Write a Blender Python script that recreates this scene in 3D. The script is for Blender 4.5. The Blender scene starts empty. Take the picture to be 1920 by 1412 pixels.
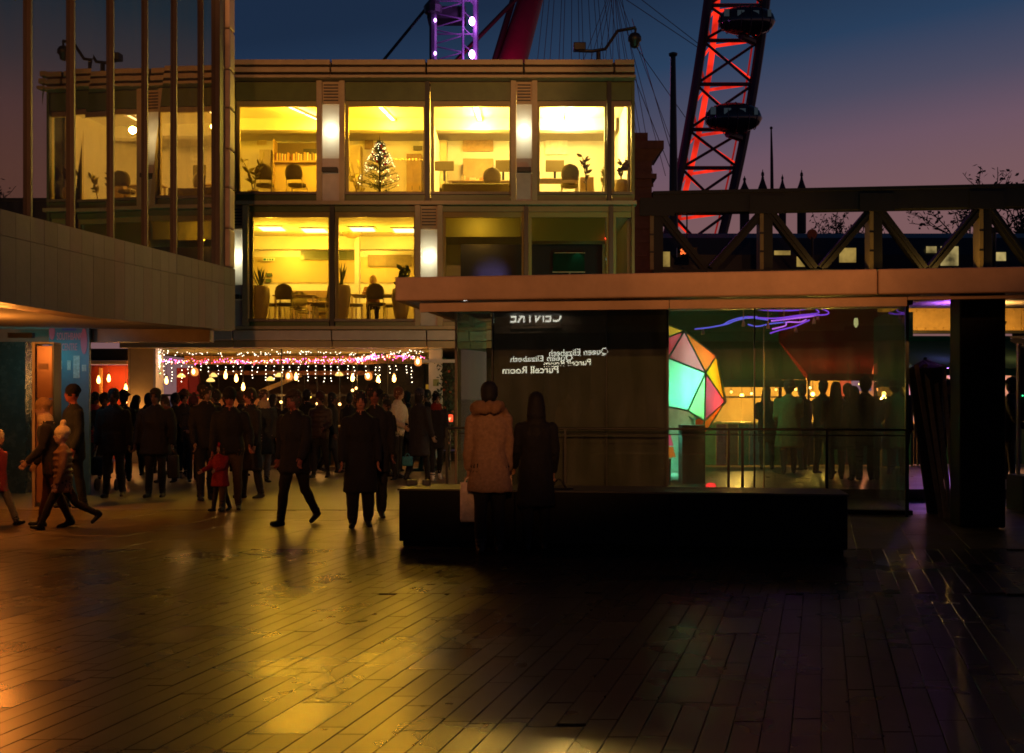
import bpy, bmesh, math, random
import numpy as np
from mathutils import Vector, Matrix, kdtree, noise as mnoise
random.seed(11)
SC = bpy.context.scene
COL = SC.collection
rad = math.radians
F, CX, HY, EYE = 2000.0, 960.0, 745.0, 1.65          # focal length, principal column, horizon row, eye height

# ---------------------------------------------------------------- camera, sky, exposure
cam_d = bpy.data.cameras.new('camera'); cam = bpy.data.objects.new('camera', cam_d); COL.objects.link(cam)
cam.location = (0, 0, EYE); cam.rotation_euler = (rad(90), 0, 0)
cam_d.sensor_width = 36; cam_d.lens = F / 1920 * 36
cam_d.shift_y = (HY - 706) / 1920
cam_d.clip_start = .1; cam_d.clip_end = 3000
SC.camera = cam
vs = SC.view_settings
vs.view_transform = 'Standard'; vs.look = 'None'; vs.gamma = 1; vs.exposure = 0; vs.use_curve_mapping = False
SC.render.engine = 'CYCLES'
cy = SC.cycles
cy.use_denoising = True; cy.caustics_reflective = False; cy.caustics_refractive = False
cy.sample_clamp_indirect = 3.0; cy.max_bounces = 9; cy.transparent_max_bounces = 16
cy.glossy_bounces = 4; cy.diffuse_bounces = 3; cy.transmission_bounces = 4
cy.filter_width = 1.7

world = bpy.data.worlds.new('World'); SC.world = world; world.use_nodes = True
wn, wl = world.node_tree.nodes, world.node_tree.links
wn.clear()
w_out = wn.new('ShaderNodeOutputWorld'); w_bg = wn.new('ShaderNodeBackground'); w_bg.inputs['Strength'].default_value = 1.0
w_tc = wn.new('ShaderNodeTexCoord'); w_sep = wn.new('ShaderNodeSeparateXYZ')
wl.new(w_tc.outputs['Generated'], w_sep.inputs[0])
w_r = wn.new('ShaderNodeValToRGB'); cr = w_r.color_ramp
# dusk afterglow: dusty rose at the horizon, through violet to deep blue overhead
stops = [(0.0, (.21, .105, .09)), (.20, (.190, .098, .106)), (.226, (.176, .095, .112)), (.257, (.150, .088, .122)), (.30, (.072, .069, .115)),
         (.352, (.022, .049, .106)), (.428, (.011, .024, .055)), (1.0, (.005, .010, .028))]
while len(cr.elements) < len(stops): cr.elements.new(.5)
for e, (p, c) in zip(cr.elements, stops): e.position = p; e.color = (*c, 1)
# the glow lies to the right of the view: shift the ramp by the compass direction
w_m = wn.new('ShaderNodeMath'); w_m.operation = 'MULTIPLY_ADD'; w_m.inputs[1].default_value = -.16
wl.new(w_sep.outputs['X'], w_m.inputs[0]); wl.new(w_sep.outputs['Z'], w_m.inputs[2])
w_m2 = wn.new('ShaderNodeMath'); w_m2.operation = 'MULTIPLY_ADD'; w_m2.inputs[1].default_value = -.15
wl.new(w_sep.outputs['Y'], w_m2.inputs[0]); wl.new(w_m.outputs[0], w_m2.inputs[2])
w_a = wn.new('ShaderNodeMath'); w_a.operation = 'ADD'; w_a.inputs[1].default_value = .222; w_a.use_clamp = True
wl.new(w_m2.outputs[0], w_a.inputs[0]); wl.new(w_a.outputs[0], w_r.inputs[0])
wl.new(w_r.outputs[0], w_bg.inputs['Color']); wl.new(w_bg.outputs[0], w_out.inputs[0])

# ---------------------------------------------------------------- helpers
def X(px, Y): return (px - CX) / F * Y
def Z(py, Y): return EYE + (HY - py) / F * Y
def P(px, py, Y): return Vector((X(px, Y), Y, Z(py, Y)))
def GY(py, z=0): return F * (EYE - z) / (py - HY)      # depth of a ground point seen at row py

def link(o): COL.objects.link(o); return o
def tag(o, label=None, cat=None, group=None, kind=None):
    for k, v in (('label', label), ('category', cat), ('group', group), ('kind', kind)):
        if v: o[k] = v
    return o
def thing(name, label, cat, loc=(0, 0, 0), rz=0, group=None):
    o = link(bpy.data.objects.new(name, None)); o.location = loc; o.rotation_euler = (0, 0, rz)
    o.empty_display_size = .1
    return tag(o, label, cat, group)
def origin(o):
    p = Vector((0, 0, 0))
    while o is not None: p = p + o.location; o = o.parent
    return p
def copy_tree(o, parent=None, **tags):
    c = link(o.copy()); c.parent = parent
    for ch in list(o.children): copy_tree(ch, c)
    return tag(c, **tags)

class MB:
    """collects shapes, builds one mesh object"""
    def __init__(s): s.v = []; s.f = []; s.m = []; s.mi = 0
    def add(s, vs, fs):
        b = len(s.v); s.v += [tuple(p) for p in vs]; s.f += [tuple(b + i for i in f) for f in fs]; s.m += [s.mi] * len(fs); return s
    def hexa(s, p):     # 8 points: bottom ring then top ring
        return s.add(p, [(3, 2, 1, 0), (4, 5, 6, 7), (0, 1, 5, 4), (1, 2, 6, 5), (2, 3, 7, 6), (3, 0, 4, 7)])
    def box(s, x0, x1, y0, y1, z0, z1):
        return s.hexa([(x0, y0, z0), (x1, y0, z0), (x1, y1, z0), (x0, y1, z0), (x0, y0, z1), (x1, y0, z1), (x1, y1, z1), (x0, y1, z1)])
    def bar(s, a, b, w, h, up=(0, 0, 1)):   # rectangular bar from a to b
        a, b = Vector(a), Vector(b); d = (b - a).normalized(); u = Vector(up)
        if abs(d.dot(u)) > .98: u = Vector((0, 1, 0))
        r = d.cross(u).normalized() * w / 2; t = r.cross(d).normalized() * h / 2
        return s.hexa([a - r - t, a + r - t, b + r - t, b - r - t, a - r + t, a + r + t, b + r + t, b - r + t])
    def ring_loft(s, rings, cap=True):
        n = len(rings[0]); vs = [p for r in rings for p in r]; fs = []
        for i in range(len(rings) - 1):
            for j in range(n):
                k = (j + 1) % n; fs.append((i * n + j, i * n + k, (i + 1) * n + k, (i + 1) * n + j))
        if cap: fs += [tuple(range(n))[::-1], tuple((len(rings) - 1) * n + j for j in range(n))]
        return s.add(vs, fs)
    def tube(s, pts, r, n=8):
        pts = [Vector(p) for p in pts]; R = r if isinstance(r, (list, tuple)) else [r] * len(pts); rings = []
        ref = Vector((.13, .37, .92))
        for i, p in enumerate(pts):
            d = (pts[min(i + 1, len(pts) - 1)] - pts[max(i - 1, 0)]).normalized()
            u = d.cross(ref)
            if u.length < .05: u = d.cross(Vector((1, 0, 0)))
            u.normalize(); w = d.cross(u)
            rings.append([p + (u * math.cos(2 * math.pi * j / n) + w * math.sin(2 * math.pi * j / n)) * R[i] for j in range(n)])
        return s.ring_loft(rings)
    def lathe(s, c, prof, n=16):    # prof: (r, z)
        c = Vector(c)
        return s.ring_loft([[c + Vector((r * math.cos(2 * math.pi * j / n), r * math.sin(2 * math.pi * j / n), z)) for j in range(n)] for r, z in prof])
    def ball(s, c, r, n=10, k=6, sc=(1, 1, 1)):
        c = Vector(c)
        return s.ring_loft([[c + Vector((r * sc[0] * math.sin(t) * math.cos(2 * math.pi * j / n), r * sc[1] * math.sin(t) * math.sin(2 * math.pi * j / n), -r * sc[2] * math.cos(t))) for j in range(n)]
                            for t in [max(.12, min(math.pi - .12, math.pi * i / k)) for i in range(k + 1)]])
    def mesh(s, name, off=Vector((0, 0, 0)), smooth=False):
        me = bpy.data.meshes.new(name)
        me.from_pydata([tuple(Vector(p) - off) for p in s.v], [], s.f)
        if any(s.m): me.polygons.foreach_set('material_index', s.m)
        if smooth: me.polygons.foreach_set('use_smooth', [True] * len(s.f))
        me.update(); return me
    def build(s, name, mats, parent=None, smooth=False, local=False, kind=None, bevel=0):
        off = Vector((0, 0, 0)) if (parent is None or local) else origin(parent)
        me = s.mesh(name, off, smooth)
        for m in (mats if isinstance(mats, (list, tuple)) else [mats]): me.materials.append(m)
        o = link(bpy.data.objects.new(name, me)); o.parent = parent
        if kind: o['kind'] = kind
        if bevel:
            b = o.modifiers.new('bevel', 'BEVEL'); b.width = bevel; b.segments = 2; b.limit_method = 'ANGLE'
        return o
def sheet(name, m, parent, pts, **k): return MB().add(pts, [tuple(range(len(pts)))]).build(name, m, parent, **k)
def bx(name, m, parent, x0, x1, y0, y1, z0, z1, **k): return MB().box(x0, x1, y0, y1, z0, z1).build(name, m, parent, **k)

def reorigin(o):
    """put a top-level mesh's origin at the middle of its base"""
    n = len(o.data.vertices); a = np.empty(n * 3, 'f'); o.data.vertices.foreach_get('co', a); a = a.reshape(-1, 3)
    c = (a.min(0) + a.max(0)) / 2; c[2] = a[:, 2].min()
    o.data.vertices.foreach_set('co', (a - c).ravel()); o.location = Vector(c.tolist()); return o

# ---------------------------------------------------------------- materials
_mc = {}
def mat(name, col, rough=.6, metal=0., spec=.5, ns=0, na=.25, rn=0., bump=0., bs=60., coat=0.):
    if name in _mc: return _mc[name]
    m = bpy.data.materials.new(name); m.use_nodes = True; nt = m.node_tree; N, L = nt.nodes, nt.links
    b = N['Principled BSDF']; b.inputs['Base Color'].default_value = (*col, 1); b.inputs['Roughness'].default_value = rough
    b.inputs['Metallic'].default_value = metal; b.inputs['Specular IOR Level'].default_value = spec
    if coat: b.inputs['Coat Weight'].default_value = coat; b.inputs['Coat Roughness'].default_value = .15
    if ns:
        t = N.new('ShaderNodeTexCoord'); n1 = N.new('ShaderNodeTexNoise'); n1.inputs['Scale'].default_value = ns
        n1.inputs['Detail'].default_value = 6; n1.inputs['Roughness'].default_value = .65; L.new(t.outputs['Object'], n1.inputs['Vector'])
        mr = N.new('ShaderNodeMapRange'); mr.inputs[1].default_value = .25; mr.inputs[2].default_value = .75
        mr.inputs[3].default_value = 1 - na; mr.inputs[4].default_value = 1 + na; L.new(n1.outputs[0], mr.inputs[0])
        mx = N.new('ShaderNodeMix'); mx.data_type = 'RGBA'; mx.blend_type = 'MULTIPLY'; mx.inputs[0].default_value = 1
        mx.inputs[6].default_value = (*col, 1); L.new(mr.outputs[0], mx.inputs[7]); L.new(mx.outputs[2], b.inputs['Base Color'])
        if rn:
            m2 = N.new('ShaderNodeMapRange'); m2.inputs[1].default_value = .3; m2.inputs[2].default_value = .7
            m2.inputs[3].default_value = max(.02, rough - rn); m2.inputs[4].default_value = min(1, rough + rn)
            L.new(n1.outputs[0], m2.inputs[0]); L.new(m2.outputs[0], b.inputs['Roughness'])
    if bump:
        t = N.new('ShaderNodeTexCoord'); n2 = N.new('ShaderNodeTexNoise'); n2.inputs['Scale'].default_value = bs; n2.inputs['Detail'].default_value = 4
        L.new(t.outputs['Object'], n2.inputs['Vector']); bp = N.new('ShaderNodeBump'); bp.inputs['Strength'].default_value = bump
        bp.inputs['Distance'].default_value = .01; L.new(n2.outputs[0], bp.inputs['Height']); L.new(bp.outputs[0], b.inputs['Normal'])
    _mc[name] = m; return m
def emit(name, col, st, sample=True, base=(.02, .02, .02), ns=0):
    if name in _mc: return _mc[name]
    m = bpy.data.materials.new(name); m.use_nodes = True; b = m.node_tree.nodes['Principled BSDF']
    b.inputs['Base Color'].default_value = (*base, 1); b.inputs['Emission Color'].default_value = (*col, 1); b.inputs['Emission Strength'].default_value = st
    if ns:      # uneven brightness inside a lit opening
        N, L = m.node_tree.nodes, m.node_tree.links; t = N.new('ShaderNodeTexCoord'); n = N.new('ShaderNodeTexNoise'); n.inputs['Scale'].default_value = ns; n.inputs['Detail'].default_value = 3
        r = N.new('ShaderNodeMapRange'); r.inputs[1].default_value = .3; r.inputs[2].default_value = .7; r.inputs[3].default_value = st * .15; r.inputs[4].default_value = st * 1.6
        L.new(t.outputs['Object'], n.inputs['Vector']); L.new(n.outputs[0], r.inputs[0]); L.new(r.outputs[0], b.inputs['Emission Strength'])
    if not sample: m.cycles.emission_sampling = 'NONE'
    _mc[name] = m; return m
def glass(name, tint=(.9, .93, .9), refl=.03, ior=1.45, rough=0., gcol=(.95, .97, .96), haze=0.):
    """thin pane: clear with a Fresnel reflection"""
    if name in _mc: return _mc[name]
    m = bpy.data.materials.new(name); m.use_nodes = True; N, L = m.node_tree.nodes, m.node_tree.links; N.clear()
    o = N.new('ShaderNodeOutputMaterial'); t = N.new('ShaderNodeBsdfTransparent'); t.inputs[0].default_value = (*tint, 1)
    g = N.new('ShaderNodeBsdfGlossy'); g.inputs['Roughness'].default_value = rough; g.inputs[0].default_value = (*gcol, 1)
    f = N.new('ShaderNodeFresnel'); f.inputs[0].default_value = ior
    a = N.new('ShaderNodeMath'); a.operation = 'ADD'; a.inputs[1].default_value = refl; a.use_clamp = True
    x = N.new('ShaderNodeMixShader'); L.new(f.outputs[0], a.inputs[0]); L.new(a.outputs[0], x.inputs[0])
    L.new(t.outputs[0], x.inputs[1]); L.new(g.outputs[0], x.inputs[2]); last = x
    if haze:    # haze put into the pane as a pale film that scatters light, in streaks
        tl = N.new('ShaderNodeBsdfTranslucent'); df = N.new('ShaderNodeBsdfDiffuse'); h = N.new('ShaderNodeMixShader'); y = N.new('ShaderNodeMixShader')
        tl.inputs[0].default_value = df.inputs[0].default_value = (.7, .7, .66, 1); L.new(tl.outputs[0], h.inputs[1]); L.new(df.outputs[0], h.inputs[2])
        tc = N.new('ShaderNodeTexCoord'); mp = N.new('ShaderNodeMapping'); mp.inputs['Scale'].default_value = (3, 3, .7); n = N.new('ShaderNodeTexNoise'); n.inputs['Scale'].default_value = 1.6; n.inputs['Detail'].default_value = 6
        r = N.new('ShaderNodeMapRange'); r.inputs[1].default_value = .3; r.inputs[2].default_value = .75; r.inputs[3].default_value = haze * .3; r.inputs[4].default_value = haze * 1.8
        L.new(tc.outputs['Object'], mp.inputs[0]); L.new(mp.outputs[0], n.inputs['Vector']); L.new(n.outputs[0], r.inputs[0]); L.new(r.outputs[0], y.inputs[0])
        L.new(x.outputs[0], y.inputs[1]); L.new(h.outputs[0], y.inputs[2]); last = y
    L.new(last.outputs[0], o.inputs[0])
    _mc[name] = m; return m
def sheer(name, col, trans=.5):
    """cloth or frosted panel that lets light through diffusely"""
    if name in _mc: return _mc[name]
    m = bpy.data.materials.new(name); m.use_nodes = True; N, L = m.node_tree.nodes, m.node_tree.links; N.clear()
    o = N.new('ShaderNodeOutputMaterial'); d = N.new('ShaderNodeBsdfDiffuse'); t = N.new('ShaderNodeBsdfTranslucent'); x = N.new('ShaderNodeMixShader')
    d.inputs[0].default_value = t.inputs[0].default_value = (*col, 1); x.inputs[0].default_value = trans
    L.new(d.outputs[0], x.inputs[1]); L.new(t.outputs[0], x.inputs[2]); L.new(x.outputs[0], o.inputs[0])
    _mc[name] = m; return m
def cloth(col, rough=.85, ns=35, coat=0.):
    return mat('cloth_%02x%02x%02x_%d' % (*[int(255 * min(1, c) ** .45) for c in col], int(rough * 100)), col, rough, spec=.25, ns=ns, na=.3, bump=.5, bs=45, coat=coat)

GAIN = dict(room_bulb=9, pier_lamp=2.2, bulb_glow=4.5, booth_bulb=3, downlight_bulb=5, added_soffit_bounce=20, cluster_glow=3, violet_bulb=12, screen_lamp=1, dome_lamp=1.5, dome_lamp_amber=2.2, dome_lamp_teal=2.0, soffit_bulb=14)
def lamp(kind, name, loc, energy, col, parent=None, radius=.05, target=None, size=None, angle=None, blend=.5):
    d = bpy.data.lights.new(name, kind); d.energy = energy * GAIN.get(name, 1); d.color = col
    if kind in ('POINT', 'SPOT'): d.shadow_soft_size = radius
    if kind == 'SPOT': d.spot_size = angle; d.spot_blend = blend
    if kind == 'AREA':
        d.shape = 'RECTANGLE'; d.size, d.size_y = size
    o = link(bpy.data.objects.new(name, d)); o.parent = parent; loc = Vector(loc)
    o.location = loc - (origin(parent) if parent else Vector((0, 0, 0)))
    if target is not None: o.rotation_euler = (Vector(target) - loc).to_track_quat('-Z', 'Y').to_euler()
    return o
def text_mesh(s, size, ext=.004, bold=0.):
    c = bpy.data.curves.new('lettering', 'FONT'); c.body = s; c.size = size; c.extrude = ext; c.align_x = 'CENTER'; c.offset = bold
    c.resolution_u = 3
    o = link(bpy.data.objects.new('lettering', c)); dg = bpy.context.evaluated_depsgraph_get()
    me = bpy.data.meshes.new_from_object(o.evaluated_get(dg)); bpy.data.objects.remove(o); bpy.data.curves.remove(c); return me

M = dict(
    metal_tan=mat('metal_tan', (.34, .25, .14), .5, ns=6, na=.15, rn=.08),
    metal_pale=mat('metal_pale', (.42, .36, .33), .5, ns=5, na=.12),
    bronze=mat('bronze', (.16, .11, .075), .45, ns=5, na=.2),
    dark=mat('dark_metal', (.012, .012, .012), .45),
    black=mat('black_paint', (.006, .006, .007), .6, spec=.12, ns=9, na=.3),
    spandrel=mat('spandrel_glass', (.085, .105, .030), .35, ns=3, na=.2),
    cream=mat('cream_wall', (.74, .70, .60), .8, ns=2, na=.06),
    white=mat('white_paint', (.72, .72, .70), .6, ns=4, na=.06),
    carpet=mat('carpet', (.16, .13, .09), .9, ns=30, na=.3),
    pane=glass('window_pane', (.93, .95, .90), .02),
    pane_dark=glass('pavilion_pane', (.74, .82, .74), .035, haze=.085),
)
# ================================================================ GROUND
tan_k = .29                                            # long joints of the paving lean to the right with depth
gm = mat('plaza_ground', (.022, .020, .017), .33, spec=.55, ns=.9, na=.3, rn=.10, bump=.12, bs=22)
g = MB(); g.add([(-260, -40, -.02), (260, -40, -.02), (260, 900, -.02), (-260, 900, -.02)], [(0, 1, 2, 3)])
ground = g.build('ground', gm); tag(ground, kind='structure')

def paver_material(name='wet_paver', base=(.022, .018, .013), r0=.25, r1=.32):
    m = bpy.data.materials.new(name); m.use_nodes = True; N, L = m.node_tree.nodes, m.node_tree.links; b = N['Principled BSDF']
    at = N.new('ShaderNodeAttribute'); at.attribute_name = 'tone'
    t = N.new('ShaderNodeNewGeometry')
    def noise(s, d=5, stretch=None):
        n = N.new('ShaderNodeTexNoise'); n.inputs['Scale'].default_value = s; n.inputs['Detail'].default_value = d; n.inputs['Roughness'].default_value = .6
        L.new(t.outputs['Position'], n.inputs['Vector']); return n
    def mrange(src, a, c, lo, hi):
        r = N.new('ShaderNodeMapRange'); r.inputs[1].default_value = a; r.inputs[2].default_value = c; r.inputs[3].default_value = lo; r.inputs[4].default_value = hi
        L.new(src, r.inputs[0]); return r.outputs[0]
    def math_(op, a, c):
        r = N.new('ShaderNodeMath'); r.operation = op
        for i, q in enumerate((a, c)):
            if isinstance(q, (int, float)): r.inputs[i].default_value = q
            else: L.new(q, r.inputs[i])
        return r.outputs[0]
    n1, n2, n3 = noise(7), noise(46, 4), noise(1.1, 3)
    k = math_('MULTIPLY', mrange(n1.outputs[0], .3, .7, .72, 1.3), mrange(n2.outputs[0], .3, .7, .8, 1.2))
    k = math_('MULTIPLY', k, at.outputs['Fac'])
    mx = N.new('ShaderNodeMix'); mx.data_type = 'RGBA'; mx.blend_type = 'MULTIPLY'; mx.inputs[0].default_value = 1
    mx.inputs[6].default_value = (*base, 1); L.new(k, mx.inputs[7]); L.new(mx.outputs[2], b.inputs['Base Color'])
    # damp patches polish the stone; dry grain dulls it; each stone a little different
    r = mrange(n3.outputs[0], .35, .65, r0, r1)
    r = math_('ADD', r, mrange(at.outputs['Fac'], .6, 1.8, .03, -.05)); L.new(r, b.inputs['Roughness'])
    b.inputs['Specular IOR Level'].default_value = .74; b.inputs['Specular Tint'].default_value = (1, .66, .29, 1)
    bp = N.new('ShaderNodeBump'); bp.inputs['Strength'].default_value = .0; bp.inputs['Distance'].default_value = .004
    L.new(n1.outputs[0], bp.inputs['Height']); L.new(bp.outputs[0], b.inputs['Normal'])
    return m
PV = paver_material(); PV2 = paver_material('dry_slab', (.070, .046, .019), .31, .40)
pavement = thing('pavement', None, None, (0, 5, 0)); tag(pavement, kind='structure')
rows = []                                               # every stone: four corners in (lateral s, depth y), tone
rp = random.Random(5)
W = .1485
def strip_zone(y0, y1, s0, s1, w, lens, jit):
    n = int((s1 - s0) / w)
    big = set()
    for i in range(n):
        y = y0 - rp.random() * lens[1]
        while y < y1:
            l = rp.uniform(*lens); a, c = max(y, y0), min(y + l, y1)
            if c - a > .06: rows.append((s0 + i * w, s0 + (i + 1) * w, a, c, rp.uniform(1 - jit, 1 + jit)))
            y += l
def clear_for(s0, s1, y0, y1):
    out = []
    for q in rows:
        if q[0] < s1 - .01 and q[1] > s0 + .01 and q[2] < y1 and q[3] > y0:
            if q[2] < y0 - .06: out.append((q[0], q[1], q[2], y0, q[4]))
            if q[3] > y1 + .06: out.append((q[0], q[1], y1, q[3], q[4]))
        else: out.append(q)
    rows[:] = out
NZ = 8.97
S0 = -8 * 1.0
def s_of(px, y): return X(px, y) - tan_k * y
s_min = s_of(0, NZ) - .3; s_min = math.floor(s_min / W) * W
strip_zone(4.2, NZ, s_min, s_of(1920, 4.2) + .6, W, (.55, 1.0), .16)
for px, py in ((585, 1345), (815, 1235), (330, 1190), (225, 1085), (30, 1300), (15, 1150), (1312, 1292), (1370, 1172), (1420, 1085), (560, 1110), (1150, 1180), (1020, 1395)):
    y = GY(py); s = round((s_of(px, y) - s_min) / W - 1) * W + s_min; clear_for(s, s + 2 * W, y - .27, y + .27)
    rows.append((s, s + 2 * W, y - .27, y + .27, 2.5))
near = rows[:]; rows.clear()
strip_zone(NZ, 11.6, s_of(-60, 11.6), s_of(1920, NZ) + .4, W, (.6, 1.1), .15)
mid = rows[:]; rows.clear()
strip_zone(11.6, 15.6, s_of(-80, 15.6), s_of(1980, 11.6), .62, (.9, 1.3), .12)
far = rows[:]; rows.clear()
def paver_mesh(name, qs, gap=.0022):
    b = MB(); tones = []
    for s0, s1, y0, y1, t in qs:
        h = rp.uniform(-.0012, .0012)
        p = [(s + tan_k * y, y) for s, y in ((s0 + gap, y0 + gap), (s1 - gap, y0 + gap), (s1 - gap, y1 - gap), (s0 + gap, y1 - gap))]
        e = .002; q = [(s + tan_k * y, y) for s, y in ((s0 + gap + e, y0 + gap + e), (s1 - gap - e, y0 + gap + e), (s1 - gap - e, y1 - gap - e), (s0 + gap + e, y1 - gap - e))]
        n = len(b.f)
        b.add([(x, y, -.015) for x, y in p] + [(x, y, h - .002) for x, y in p] + [(x, y, h) for x, y in q],
              [(0, 1, 5, 4), (1, 2, 6, 5), (2, 3, 7, 6), (3, 0, 4, 7), (4, 5, 9, 8), (5, 6, 10, 9), (6, 7, 11, 10), (7, 4, 8, 11), (8, 9, 10, 11)])
        tones += [t] * (len(b.f) - n)
    return b, tones
def paver_obj(name, qs, kind=None, m=None):
    b, tones = paver_mesh(name, qs); o = b.build(name, m or PV, pavement, kind=kind)
    a = o.data.attributes.new('tone', 'FLOAT', 'FACE'); a.data.foreach_set('value', tones); return o
def seen(q):
    y = (q[2] + q[3]) / 2; px = CX + ((q[0] + q[1]) / 2 + tan_k * y) / y * F
    return -70 < px < 1990 and y > 4.75
def size_px(q):
    y = (q[2] + q[3]) / 2; return (q[1] - q[0]) / y * (q[3] - q[2]) / (y * y) if seen(q) else -1
near.sort(key=size_px, reverse=True)
for q in near[:300]: paver_obj('paver', [q])
paver_obj('distant_paving', near[300:] + mid, kind='stuff')
paver_obj('large_slab_paving', far, kind='stuff', m=PV2)
# concrete apron before the bar and a drain slot across the plaza
apron = mat('concrete_apron', (.10, .062, .023), .44, spec=.9, ns=1.3, na=.3, rn=.04, bump=.04, bs=18)
o = bx('concrete_apron', apron, None, -22, 3.4, 15.6, 27.1, -.012, .004); tag(o, kind='structure')
o = bx('drain_channel', mat('drain_steel', (.18, .13, .06), .35, metal=.8), None, X(700, 9.3), X(1640, 9.7), 9.56, 9.575, -.01, .004); tag(o, kind='structure')
o = bx('market_floor', mat('market_floor', (.05, .045, .04), .32, ns=2, na=.3, rn=.06), None, 3.3, 40, 17.4, 60, -.01, .15); tag(o, kind='structure')

# ================================================================ OFFICE BUILDING (facade plane Y = 26)
FY = 26.0
def fx(px): return X(px, FY)
def fz(py): return Z(py, FY)
B = thing('office_building', 'two-storey office block with wide lit yellow windows above a bar', 'building', (fx(800), FY, 0))
XL, XR = -9.6, fx(1190)
UF, UC, LF, LC = 6.55, 9.15, 3.55, 6.12                 # floor and ceiling heights of the two storeys
YB = 31.2
bx('roof', M['metal_tan'], B, XL, XR - .04, FY + .1, YB + 1, 9.32, 9.81)
bx('upper_ceiling', M['cream'], B, XL, XR - .1, FY + .22, YB, UC, 9.30)
bx('upper_floor', M['carpet'], B, XL, XR - .1, FY + .22, YB, 6.42, UF)
bx('lower_ceiling', M['cream'], B, XL, XR - .1, FY + .22, YB, LC, 6.40)
bx('lower_floor', M['carpet'], B, XL, XR - .1, FY + .22, YB, 3.22, LF)
bx('back_wall', M['cream'], B, XL, XR + .3, YB, YB + .3, 3.2, 9.3)
bx('end_wall', M['cream'], B, XL - .2, XL, FY + .2, YB, 3.2, 9.3)
bx('downstand_beam', M['cream'], B, XL, XR - .2, 28.6, 28.95, UC - .33, UC - .002)
bx('downstand_beam', M['cream'], B, XL, fx(800), 29.6, 29.9, LC - .36, LC - .002)
# low shelves and darker dado on the back wall
dado = mat('dado_panel', (.42, .34, .17), .7, ns=3, na=.1)
bx('wall_dado', dado, B, XL, fx(1000), YB - .05, YB - .003, UF, UF + 1.05)
bx('wall_dado', dado, B, XL, fx(800), YB - .05, YB - .003, LF, LF + .85)
bx('wall_dado', mat('wall_band', (.50, .40, .18), .7), B, XL, fx(800), YB - .04, YB - .004, LF + 1.45, LF + 2.2)
bx('hatch', mat('hatch_glass', (.10, .12, .06), .2), B, X(565, YB), X(672, YB), YB - .12, YB - .05, Z(488, YB), Z(466, YB))
bx('wall_column', M['cream'], B, X(665, 29.2), X(673, 29.2), 29.2, 29.5, LF, LC)
# partition between the lit canteen and the dim meeting room on the lower floor, right end glazed return above
bx('partition', M['cream'], B, fx(799), fx(803), FY + .35, 30.2, UF, UC - .34)  # upper partition added to keep the light of the two rooms apart
bx('partition', M['cream'], B, fx(803), fx(812), FY + .35, YB, LF, LC)
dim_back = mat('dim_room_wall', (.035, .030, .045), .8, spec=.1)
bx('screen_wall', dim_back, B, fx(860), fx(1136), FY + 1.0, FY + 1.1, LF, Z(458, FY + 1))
# --- cornice: two bands of panels and a lip, joints open
joints = [-9.6, fx(260), fx(437), fx(622), fx(800), fx(982), fx(1150), XR]
for a, b in zip(joints, joints[1:]):
    g = .022
    bx('cornice_panel', M['metal_tan'], B, a + g, b - g, FY - .16, FY + .1, fz(124.8), fz(115), bevel=.012)
    bx('cornice_panel', M['metal_tan'], B, a + g, b - g, FY - .22, FY + .1, fz(140), fz(130.6), bevel=.012)
    bx('cornice_lip', M['metal_tan'], B, a + .002, b - .002, FY - .27, FY + .1, fz(151.5), fz(146), bevel=.01)
    bx('cornice_backing', M['dark'], B, a - .02, b, FY + .02, FY + .09, fz(152), fz(117))  # black backing in the widened gaps stands in for shade under the bands
# --- storeys: (x0, x1) of panes, piers, mullions in photo columns
def storey(panes, mulls, piers, top, head, bottom, skirt0, skirt1, tag_):
    for a, b, blind in panes:
        bx('spandrel_panel', M['spandrel'], B, fx(a), fx(b), FY + .06, FY + .16, fz(head), fz(top))
        p = bx('window', M['pane'], B, fx(a), fx(b), FY + .085, FY + .093, fz(bottom), fz(head))
        fr = mat('window_frame_ochre', (.46, .36, .16), .5)
        w = .05
        bx('frame_rail', fr, p, fx(a), fx(b), FY + .12, FY + .2, fz(head) - .13, fz(head) - .003)
        bx('frame_stile', fr, p, fx(a), fx(a) + w * 1.6, FY + .12, FY + .2, fz(bottom), fz(head) - .133)
        bx('frame_stile', fr, p, fx(b) - w, fx(b), FY + .12, FY + .2, fz(bottom), fz(head) - .133)
        bx('window_sill', M['bronze'], B, fx(a) + .003, fx(b) - .003, FY - .05, FY + .2, fz(bottom + 5), fz(bottom))
        bx('skirt_panel', M['spandrel'], B, fx(a) + .02, fx(b) - .02, FY + .02, FY + .2, fz(skirt0 - .5), fz(bottom + 5.5))
    for x in mulls:
        bx('mullion', M['dark'], B, fx(x - 4), fx(x + 4), FY - .02, FY + .22, fz(skirt0 - .6), fz(top))
    bx('string_course', M['metal_tan'], B, XL, fx(1193), FY - .12, FY + .2, fz(skirt1), fz(skirt0))
    for a, b in piers: pier(a, b, top, bottom, skirt0)
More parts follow.
